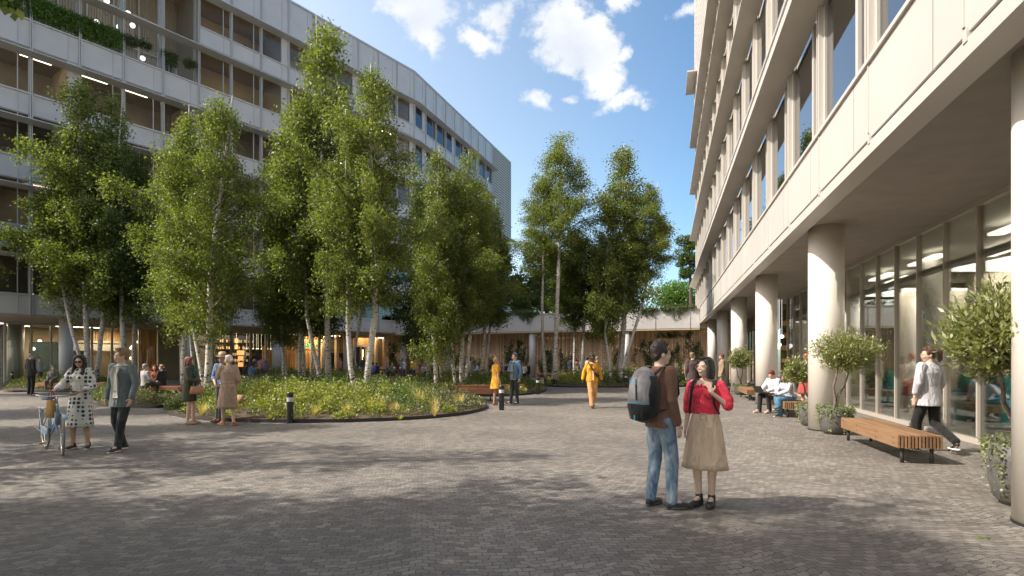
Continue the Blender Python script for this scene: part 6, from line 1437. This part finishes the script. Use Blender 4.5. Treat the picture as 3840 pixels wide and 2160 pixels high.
# --- yellow dress, denim jacket, yellow jacket
p = Person(-.56, 19.8, 58, 1.68, 'woman in a yellow dress with a blond top bun and sunglasses beside the black bollard', 'tan', .012, fem=True, yaw=25, wrl=(-.16, -.06, .92), wrr=(.24, -.03, .90), anr=(.10, .12, .11), toer=(.14, .25, .03), knr=(.10, .1, .5))
my = cloth('yellow', (.72, .36, .035), folds=.3); a = MB(); p.torso(a, .0, .02, 0, True); p.sleeves(a, .3, .07, .06); p.part('dress_top', a, my); p.skirt(my, .60, .10, .08, nm='dress_skirt', pleat=.008); p.shoes(mat('sandal_red', (.40, .08, .04), .5), MATS['wood_sole'], 0, .02); p.hair('topbun', 'blond'); p.face(glasses='dark')
p = Person(.10, 20.25, 222, 1.84, 'man in a denim jacket and grey beanie with one arm across his front', 'light', .012, yaw=-5, elr=(.25, .02, 1.15), wrr=(.0, .22, 1.13), hdr=(-1, .1, .05), ell=(-.27, -.02, 1.14), wrl=(-.27, .06, .90), anr=(.12, .08, .085), toer=(.22, .2, .03), anl=(-.10, -.02, .085), toel=(-.10, .14, .03))
p.top(cloth('tee_grey', (.26, .30, .31)), .12, .4, .02); p.jacket(cloth('denim', (.10, .18, .27), folds=.5), .06, .03, open_=MATS['cloth_tee_grey']); p.trousers(cloth('dark_chino', (.035, .045, .045)), .016); p.shoes(M_SHOE, M_SOLE); p.hair('buzz', 'brown'); p.face()
b = prop('beanie', p, 'short grey green beanie of the man in the denim jacket', 'hat'); a = MB(); a.ell(p.hp((0, -.025, .085)), (.086, .102, .072), M=p.Rh); a.build('cap', cloth('beanie', (.10, .14, .14)), b, smooth=True)
p = Person(2.66, 18.9, 183, 1.78, 'woman in a yellow jacket and peach jumpsuit with a crossbody bag, walking towards us', 'dark', .012, fem=True, elr=(.27, -.04, 1.15), wrr=(.31, .05, .93), ell=(-.27, -.06, 1.15), wrl=(-.31, -.06, .93), anr=(.02, .26, .085), toer=(.02, .42, .04), knr=(.05, .18, .5), anl=(-.05, -.28, .16), toel=(-.06, -.14, .04), knl=(-.08, .02, .5))
mp_ = cloth('peach', (.66, .32, .13), folds=.4); p.top(mp_, .05, .3, .018); p.jacket(cloth('mustard', (.70, .34, .02), folds=.45), .10, .034, open_=mp_); p.trousers(mp_, .022, .02, .10); p.shoes(M_SHOE, None, 0); p.hair('curly', 'dark'); p.face(glasses='dark')
b = prop('crossbody_bag', p, 'black crossbody bag on the woman in the yellow jacket', 'bag'); a = MB(); a.loft([((.14, .10, 1.50), .02, .006), ((.07, .165, 1.36), .022, .006), ((-.10, .175, 1.12), .022, .006)], (1, 0, 0), 8); a.build('strap', M_SHOE, b); a = MB(); a.cap((-.07, .19, 1.14), (-.17, .16, 1.05), .05, .055, 10); a.build('bag', M_SHOE, b, smooth=True)

# --- seated on the slatted bench
p = Person(7.93, 17.15, -112, 1.80, 'young man in a white hoodie sitting on the bench with a laptop on his knees', 'red', .010, sit=True, pitch=-28, yaw=-8, head=(0, .13, 1.10), neck=(0, .09, .985), chest=(0, .05, .84), shr=(.17, .07, .94), shl=(-.17, .07, .94), elr=(.24, .20, .72), ell=(-.24, .20, .72), wrr=(.12, .42, .64), wrl=(-.12, .42, .64), hdr=(-.3, .6, -.2), hdl=(.3, .6, -.2), knr=(.13, .44, .50), knl=(-.13, .40, .50), anr=(.12, .48, .085), anl=(-.10, .32, .10), toel=(-.12, .48, .03), toer=(.13, .65, .03))
p.top(cloth('hoodie', (.62, .63, .66), folds=.5), .02, 1.0, .034, .082, .058, nm='hoodie'); a = MB(); a.ell(p.j['neck']+V3((0, -.06, 0)), (.11, .08, .06)); p.part('hood', a, MATS['cloth_hoodie'], 0); p.trousers(cloth('track_black', (.022, .022, .026)), .02, .006); p.shoes(mat('trainer_beige', (.42, .34, .28), .7), mat('sole_beige', (.5, .42, .34), .7)); p.hair('short', 'auburn'); p.face()
b = prop('laptop', p, 'dark laptop open on the lap of the man in the white hoodie', 'laptop'); a = MB(); a.box(-.16, .16, .36, .58, .585, .598); a.build('keyboard_base', mat('laptop_grey', (.06, .06, .06), .4, metal=.5), b); a = MB(); a.hexa([(-.16, .575, .60), (.16, .575, .60), (.16, .585, .60), (-.16, .585, .60), (-.16, .70, .79), (.16, .70, .79), (.16, .71, .785), (-.16, .71, .785)]); a.build('screen', MATS['laptop_grey'], b)
p = Person(7.84, 16.05, -104, 1.70, 'woman in a pale shirt and blue jeans sitting cross-legged on the slatted bench', 'brown', .010, sit=True, fem=True, pitch=2, yaw=-6, head=(0, .18, 1.10), neck=(0, .13, .985), chest=(0, .08, .84), shr=(.155, .10, .94), shl=(-.155, .10, .94), elr=(.20, .28, .74), ell=(-.2, .26, .74), wrr=(.05, .42, .66), wrl=(-.02, .44, .64), knr=(.04, .42, .58), anr=(-.10, .50, .30), toer=(-.12, .62, .22), knl=(-.08, .42, .50), anl=(-.09, .40, .085), toel=(-.10, .57, .03))
p.top(cloth('shirt_pale', (.55, .55, .64), folds=.5), .02, .95, .024, .070, .055); p.trousers(jeans_mat('jeans_blue', (.04, .12, .20), (.12, .26, .38)), .016, .02); p.shoes(mat('trainer_dark', (.03, .05, .045), .5), M_SOLE); p.hair('mid', 'dark'); p.face()
b = prop('white_bag', p, 'small cream shoulder bag behind the woman in blue jeans', 'bag'); a = MB(); a.ell((.10, -.24, .56), (.04, .11, .10)); a.build('bag', mat('cream_leather', (.6, .55, .45), .5), b, smooth=True)

# --- walking man at the right, people behind the glass
p = Person(7.22, 9.85, -14, 1.82, 'man in a loose pale shirt and black trousers walking away beside the near bench', 'light', .0085, yaw=-62, ell=(-.25, -.02, 1.14), wrl=(-.24, .05, .90), elr=(.26, .0, 1.14), wrr=(.26, .12, .93), anl=(-.09, .16, .085), toel=(-.10, .32, .03), knl=(-.10, .14, .5), anr=(.11, -.36, .22), toer=(.14, -.27, .05), knr=(.10, -.02, .48))
p.top(cloth('shirt_grey', (.50, .50, .54), folds=.5), .18, .82, .032, .078, .060, .03); p.trousers(cloth('trouser_black', (.018, .017, .016)), .018, .012, .06); p.shoes(M_SHOE, M_SOLE); p.hair('short', 'brown'); p.face(glasses='clear')
CL = {}
def quick(px, Y, az, h, top, bot, hair, lab, sk='light', sit=False, z=0, fem=False, hk='short', x=None, group=None, vox=0.0, dress=None, long=1.0, jk=False, **J):
    p = Person(PX(px, Y) if x is None else x, Y, az, h, lab, sk, vox, z, group, sit, fem=fem, **J)
    def cm(c): k = 'c%02d%02d%02d' % tuple(int(v*99) for v in c); return cloth(k, c)
    if jk: p.jacket(cm(top), .2 if not sit else .03)
    else: p.top(cm(top), .08 if not sit else .03, long, .022, .068, .05)
    if dress: p.skirt(cm(dress), .5, .1, .07)
    p.trousers(cm(bot), .018) if bot else None
    p.shoes(M_SHOE, None); p.hair(hk, hair)
    if hk != 'bald': pass
    p.face(eyes=Y < 30); return p
quick(3532, 12.7, -22, 1.80, (.60, .56, .48), (.33, .36, .38), 'orange', 'person with ginger hair and a white t-shirt walking behind the arcade glass', 'red', long=.4, vox=.012, yaw=-20)
quick(3556, 13.5, -20, 1.78, (.42, .36, .28), (.3, .33, .35), 'brown', 'brown haired person in beige walking behind the arcade glass, second of the pair', 'tan', long=.4)
quick(3655, 14.0, -150, 1.76, (.06, .07, .09), (.12, .11, .10), 'brown', 'man in a dark polo shirt sitting behind the glass at the turquoise booth', 'tan', sit=True, long=.4)
quick(3385, 18.5, 170, 1.7, (.42, .30, .27), (.08, .07, .07), 'dark', 'person in a pink beige jacket far behind the arcade glass', 'tan', jk=True)
quick(3024, 17.9, 20, 1.80, (.60, .58, .55), None, 'orange', 'woman with an orange bun in a white top, mostly behind the big column', 'red', fem=True, hk='bun', dress=(.42, .08, .07), long=.4)
quick(2707, 26.2, -80, 1.86, (.30, .22, .14), (.24, .19, .13), 'auburn', 'man in a tan jacket and patterned scarf standing at the columns behind the red blouse', 'red', jk=True, vox=.014)
a = MB(); q = G(2727, 1478); e = empty('red_bag', q, 'small dark red bag on the ground at the feet of the tan jacket man', 'bag'); a.box(-.12, .12, -.07, .07, 0, .3); bevel(a.build('bag', mat('red_leather', (.22, .03, .02), .5), e), .03, 2); a = MB(); a.tube([(-.08, 0, .3), (-.05, 0, .42), (.05, 0, .42), (.08, 0, .3)], .01, 6); a.build('handle', MATS['red_leather'], e)
quick(2597, 21.3, 2, 1.88, (.085, .06, .058), (.055, .042, .04), 'sand', 'grey suited man with short fair hair seen from behind, left of the red blouse woman', 'light', jk=True, vox=.012, yaw=45)
quick(116, 25.8, 15, 1.90, (.028, .024, .024), (.02, .018, .018), 'grey', 'dark suited man at the far left seen from behind, in front of the long bench', 'light', jk=True, vox=.013, yaw=35)
quick(147, 33, 100, 1.74, (.50, .46, .40), (.12, .11, .10), 'dark', 'man in a pale shirt behind the dark suited man, at the shop glass', 'light')
quick(200, 28.5, 168, 1.80, (.13, .12, .105), (.17, .13, .10), 'dark', 'man in a grey sweater sitting on the long bench left of the polka dot woman', 'tan', sit=True, yaw=-50, vox=.014)
quick(545, 21.6, 25, 1.78, (.44, .41, .42), (.05, .05, .06), 'grey', 'man in a pale shirt sitting with his back to us behind the grey blazer man', 'light', sit=True, z=.14, vox=.013, yaw=15)
quick(582, 23.4, 175, 1.70, (.35, .08, .03), (.05, .05, .06), 'auburn', 'red haired woman in a rust top in the seated group of three', 'light', sit=True, z=.14, fem=True, hk='mid')
quick(607, 22.6, -75, 1.74, (.03, .03, .035), (.03, .03, .04), 'sand', 'laughing woman in a black jacket in the seated group of three', 'light', sit=True, z=.14, fem=True, hk='bun', jk=True)
slat_bench(PX(520, 21.9), 21.9, 0, 1.5, .5, 'low bench under the seated group of three behind the dark shrubs', red=True, zt=.56, th=.14, n=8)
G1 = 'visitors in front of the bar'
for a_ in ((942, 39.5, 20, 1.72, (.05, .05, .07), (.06, .06, .08), 'black', 'dark haired woman with bare shoulders standing before the bar', 'brown', 0, 1, 'mid'), (957, 40.5, 190, 1.72, (.05, .055, .06), (.06, .06, .08), 'black', 'woman raising her hand behind the seated people at the bar', 'tan', 0, 1, 'short'),
           (978, 39, 10, 1.80, (.38, .24, .26), (.04, .06, .12), 'black', 'man in a pink shirt with a jacket over his arm before the bar', 'tan', 0, 0, 'short'), (996, 40, -40, 1.72, (.25, .18, .20), (.05, .05, .06), 'grey', 'woman with a pale cap at the right of the bar group', 'brown', 0, 1, 'mid'),
           (919, 38, 40, 1.78, (.03, .035, .05), (.03, .03, .04), 'brown', 'bearded man in dark blue seated left before the bar', 'tan', 1, 0, 'short'), (944, 37, 10, 1.82, (.13, .20, .33), (.12, .16, .24), 'black', 'man in a light blue shirt seated with his back to us before the bar', 'tan', 1, 0, 'short'),
           (962, 37.5, 5, 1.70, (.26, .27, .06), (.08, .08, .08), 'orange', 'person with curly ginger hair in a yellow green sweater before the bar', 'light', 1, 1, 'curly')):
    quick(*a_[:8], sk=a_[8], sit=bool(a_[9]), fem=bool(a_[10]), hk=a_[11], group=G1, z=.05 if a_[9] else 0)
slat_bench(PX(905, 37.8), 37.6, 0, 1.6, .45, 'low bench under the people seated before the bar', red=True, zt=.48, th=.14, n=6)
quick(1190, 42, 170, 1.74, (.42, .27, .18), None, 'orange', 'woman in a beige dress standing in the timber opening under the green sign', 'light', fem=True, hk='mid', dress=(.42, .27, .18))
quick(1275, 46, 20, 1.74, (.42, .18, .15), (.04, .05, .09), 'orange', 'person in a pink top right of the green sign', 'light', fem=True, hk='short')
G2 = 'people at the picnic tables'
for a_ in ((1363, 48.6, -20, 1.86, (.05, .075, .05), (.15, .16, .18), 'grey', 'bald man in a green vest standing and reaching to the birch trunk', 'red', 0, 0, 'bald'), (1335, 49, 60, 1.78, (.15, .15, .11), (.1, .1, .1), 'grey', 'grey haired man in olive seated left of the green vest', 'light', 1, 0, 'short'),
           (1353, 51, 180, 1.70, (.5, .45, .45), (.1, .1, .1), 'auburn', 'small person in white seated behind the green vest man', 'light', 1, 1, 'short'), (1398, 48.2, 10, 1.82, (.14, .22, .48), (.1, .12, .2), 'black', 'man in a bright blue shirt seated with his back to us at the picnic table', 'tan', 1, 0, 'short'),
           (1412, 48.4, -60, 1.78, (.03, .035, .05), (.04, .08, .14), 'black', 'man in a black t-shirt seated right of the bright blue shirt', 'tan', 1, 0, 'short'), (1452, 46.6, 60, 1.84, (.17, .18, .21), (.10, .08, .06), 'grey', 'grey haired man in a grey shirt leaning at the left end of the picnic table', 'light', 1, 0, 'short'),
           (1470, 48.4, 170, 1.80, (.16, .22, .10), (.3, .3, .34), 'sand', 'smiling man in a light green shirt facing us at the picnic table', 'light', 1, 0, 'short'), (1485, 49, 200, 1.64, (.30, .02, .02), (.1, .05, .05), 'black', 'child in red with black hair behind the picnic table', 'dark', 1, 1, 'short'),
           (1516, 48.9, 230, 1.62, (.60, .58, .60), (.1, .1, .12), 'blond', 'blond woman in a white blouse gesturing behind the picnic table', 'light', 0, 1, 'short'), (1509, 50, 180, 1.72, (.3, .3, .34), (.1, .1, .12), 'auburn', 'woman in grey standing behind the blond woman in white', 'tan', 0, 1, 'mid'),
           (1547, 49.2, 200, 1.72, (.66, .42, .02), (.42, .45, .60), 'auburn', 'woman in a yellow top and pale blue skirt standing at the picnic table', 'light', 0, 1, 'mid'), (1564, 47.0, 40, 1.74, (.50, .28, .17), (.45, .25, .16), 'orange', 'woman with curly ginger hair in peach seated at the picnic table', 'red', 1, 1, 'curly'),
           (1577, 50.2, 120, 1.80, (.03, .03, .035), (.04, .04, .04), 'orange', 'balding man in black behind the peach dressed woman', 'red', 1, 0, 'buzz'), (1585, 47.6, 30, 1.66, (.55, .52, .50), (.04, .045, .07), 'orange', 'ginger girl in a white t-shirt seated at the right end of the picnic tables', 'light', 1, 1, 'short'),
           (1646, 50, 60, 1.74, (.42, .14, .02), (.03, .06, .04), 'brown', 'person with an orange backpack standing right of the picnic tables', 'tan', 0, 0, 'short'), (1718, 51, 180, 1.68, (.55, .52, .50), (.1, .1, .12), 'orange', 'ginger woman in white seated on the wall bench left of the twin trunks', 'light', 1, 1, 'short'),
           (1762, 44, 70, 1.76, (.45, .46, .50), (.42, .43, .46), 'brown', 'woman with long brown hair in white walking behind the twin birch trunks', 'tan', 0, 1, 'long'), (1790, 51, -120, 1.74, (.45, .5, .6), (.1, .12, .2), 'brown', 'person in pale blue seated behind the greyish birch', 'light', 1, 0, 'short'),
           (1879, 49, 220, 1.80, (.17, .18, .19), (.1, .1, .11), 'dark', 'man in a grey sweater seated behind the yellow dress', 'light', 1, 0, 'short'), (1903, 49.5, 180, 1.76, (.03, .03, .045), (.03, .03, .04), 'brown', 'person in navy half hidden behind the denim jacket man', 'light', 1, 0, 'short'),
           (1967, 47, 30, 1.70, (.60, .56, .54), (.03, .03, .04), 'orange', 'woman in a white blouse seated left of the middle grey column, seen from behind', 'light', 1, 1, 'bun'), (1983, 47.3, -70, 1.80, (.015, .015, .018), (.015, .015, .018), 'orange', 'bald man in a black suit seated at the middle grey column', 'red', 1, 0, 'bald')):
    quick(*a_[:8], sk=a_[8], sit=bool(a_[9]), fem=bool(a_[10]), hk=a_[11], group=G2, z=.02 if a_[9] else 0)
G3 = 'visitors standing before the slatted wall'
for a_ in ((2140, 42, 20, 1.78, (.03, .035, .06), (.03, .03, .04), 'black', 'person in a navy jacket before the slatted wall, left of the dark birches', 'tan', 0, 'short', 1), (2157, 43, 200, 1.74, (.45, .30, .27), (.1, .08, .08), 'auburn', 'smiling woman in pink facing us between the dark birches', 'light', 1, 'mid', 0),
           (2182, 42, 30, 1.72, (.12, .11, .14), (.05, .05, .06), 'dark', 'person in a grey top behind the leaning dark birch', 'tan', 1, 'short', 0), (2203, 41.5, 60, 1.78, (.45, .40, .46), (.05, .05, .06), 'black', 'bearded man in a pale shirt left of the yellow jacket woman', 'tan', 0, 'short', 0),
           (2239, 42, -80, 1.82, (.30, .30, .30), (.05, .05, .06), 'grey', 'grey haired man pointing, half hidden behind the yellow jacket woman', 'red', 0, 'short', 0), (2466, 33, 60, 1.72, (.10, .14, .22), (.05, .06, .09), 'dark', 'person in a blue jacket partly hidden by the head of the brown sweater man', 'tan', 0, 'short', 1)):
    quick(*a_[:8], sk=a_[8], fem=bool(a_[9]), hk=a_[10], jk=bool(a_[11]), group=G3)
# people upstairs
def up(px, n, z, az, h, top, bot, hair, lab, fr=FA, **k):
    t = fr.tx(px, n); q = fr.p(t, n); return quick(0, q[1], az, h, top, bot, hair, lab, x=q[0], z=z, **k)
up(622, .75, 21.35, 170, 1.70, (.02, .10, .07), (.02, .08, .06), 'auburn', 'woman in a dark green dress standing at the roof terrace railing', sk='tan', fem=True, hk='mid')
up(640, .6, 21.35, 60, 1.80, (.42, .26, .27), (.03, .04, .08), 'dark', 'man in a pink shirt leaning on the roof terrace railing', sk='tan')
up(850, 2.2, 24.7, 120, 1.8, (.14, .13, .13), (.08, .08, .08), 'dark', 'grey dressed person standing in the top floor window', sk='tan')
up(934, 1.6, 24.7, 200, 1.7, (.30, .02, .05), (.03, .05, .10), 'black', 'person in dark red standing in the top floor window', sk='tan', fem=True)
up(918, 1.3, 24.75, 60, 1.7, (.16, .15, .17), (.06, .06, .08), 'dark', 'person in grey beside the dark red top in the top floor window', sk='tan')
up(315, 1.6, 16.3, 200, 1.8, (.38, .30, .22), (.08, .08, .08), 'black', 'person in beige in the third floor window behind the tall left birch', sk='tan')
up(378, 1.4, 16.25, 120, 1.72, (.40, .36, .33), (.08, .08, .08), 'auburn', 'person in white in the third floor window between the left birches', sk='red', fem=True, hk='mid')
up(402, 1.6, 16.3, 230, 1.72, (.40, .03, .05), (.05, .05, .08), 'dark', 'person in bright red in the third floor window between the left birches', sk='red', fem=True)
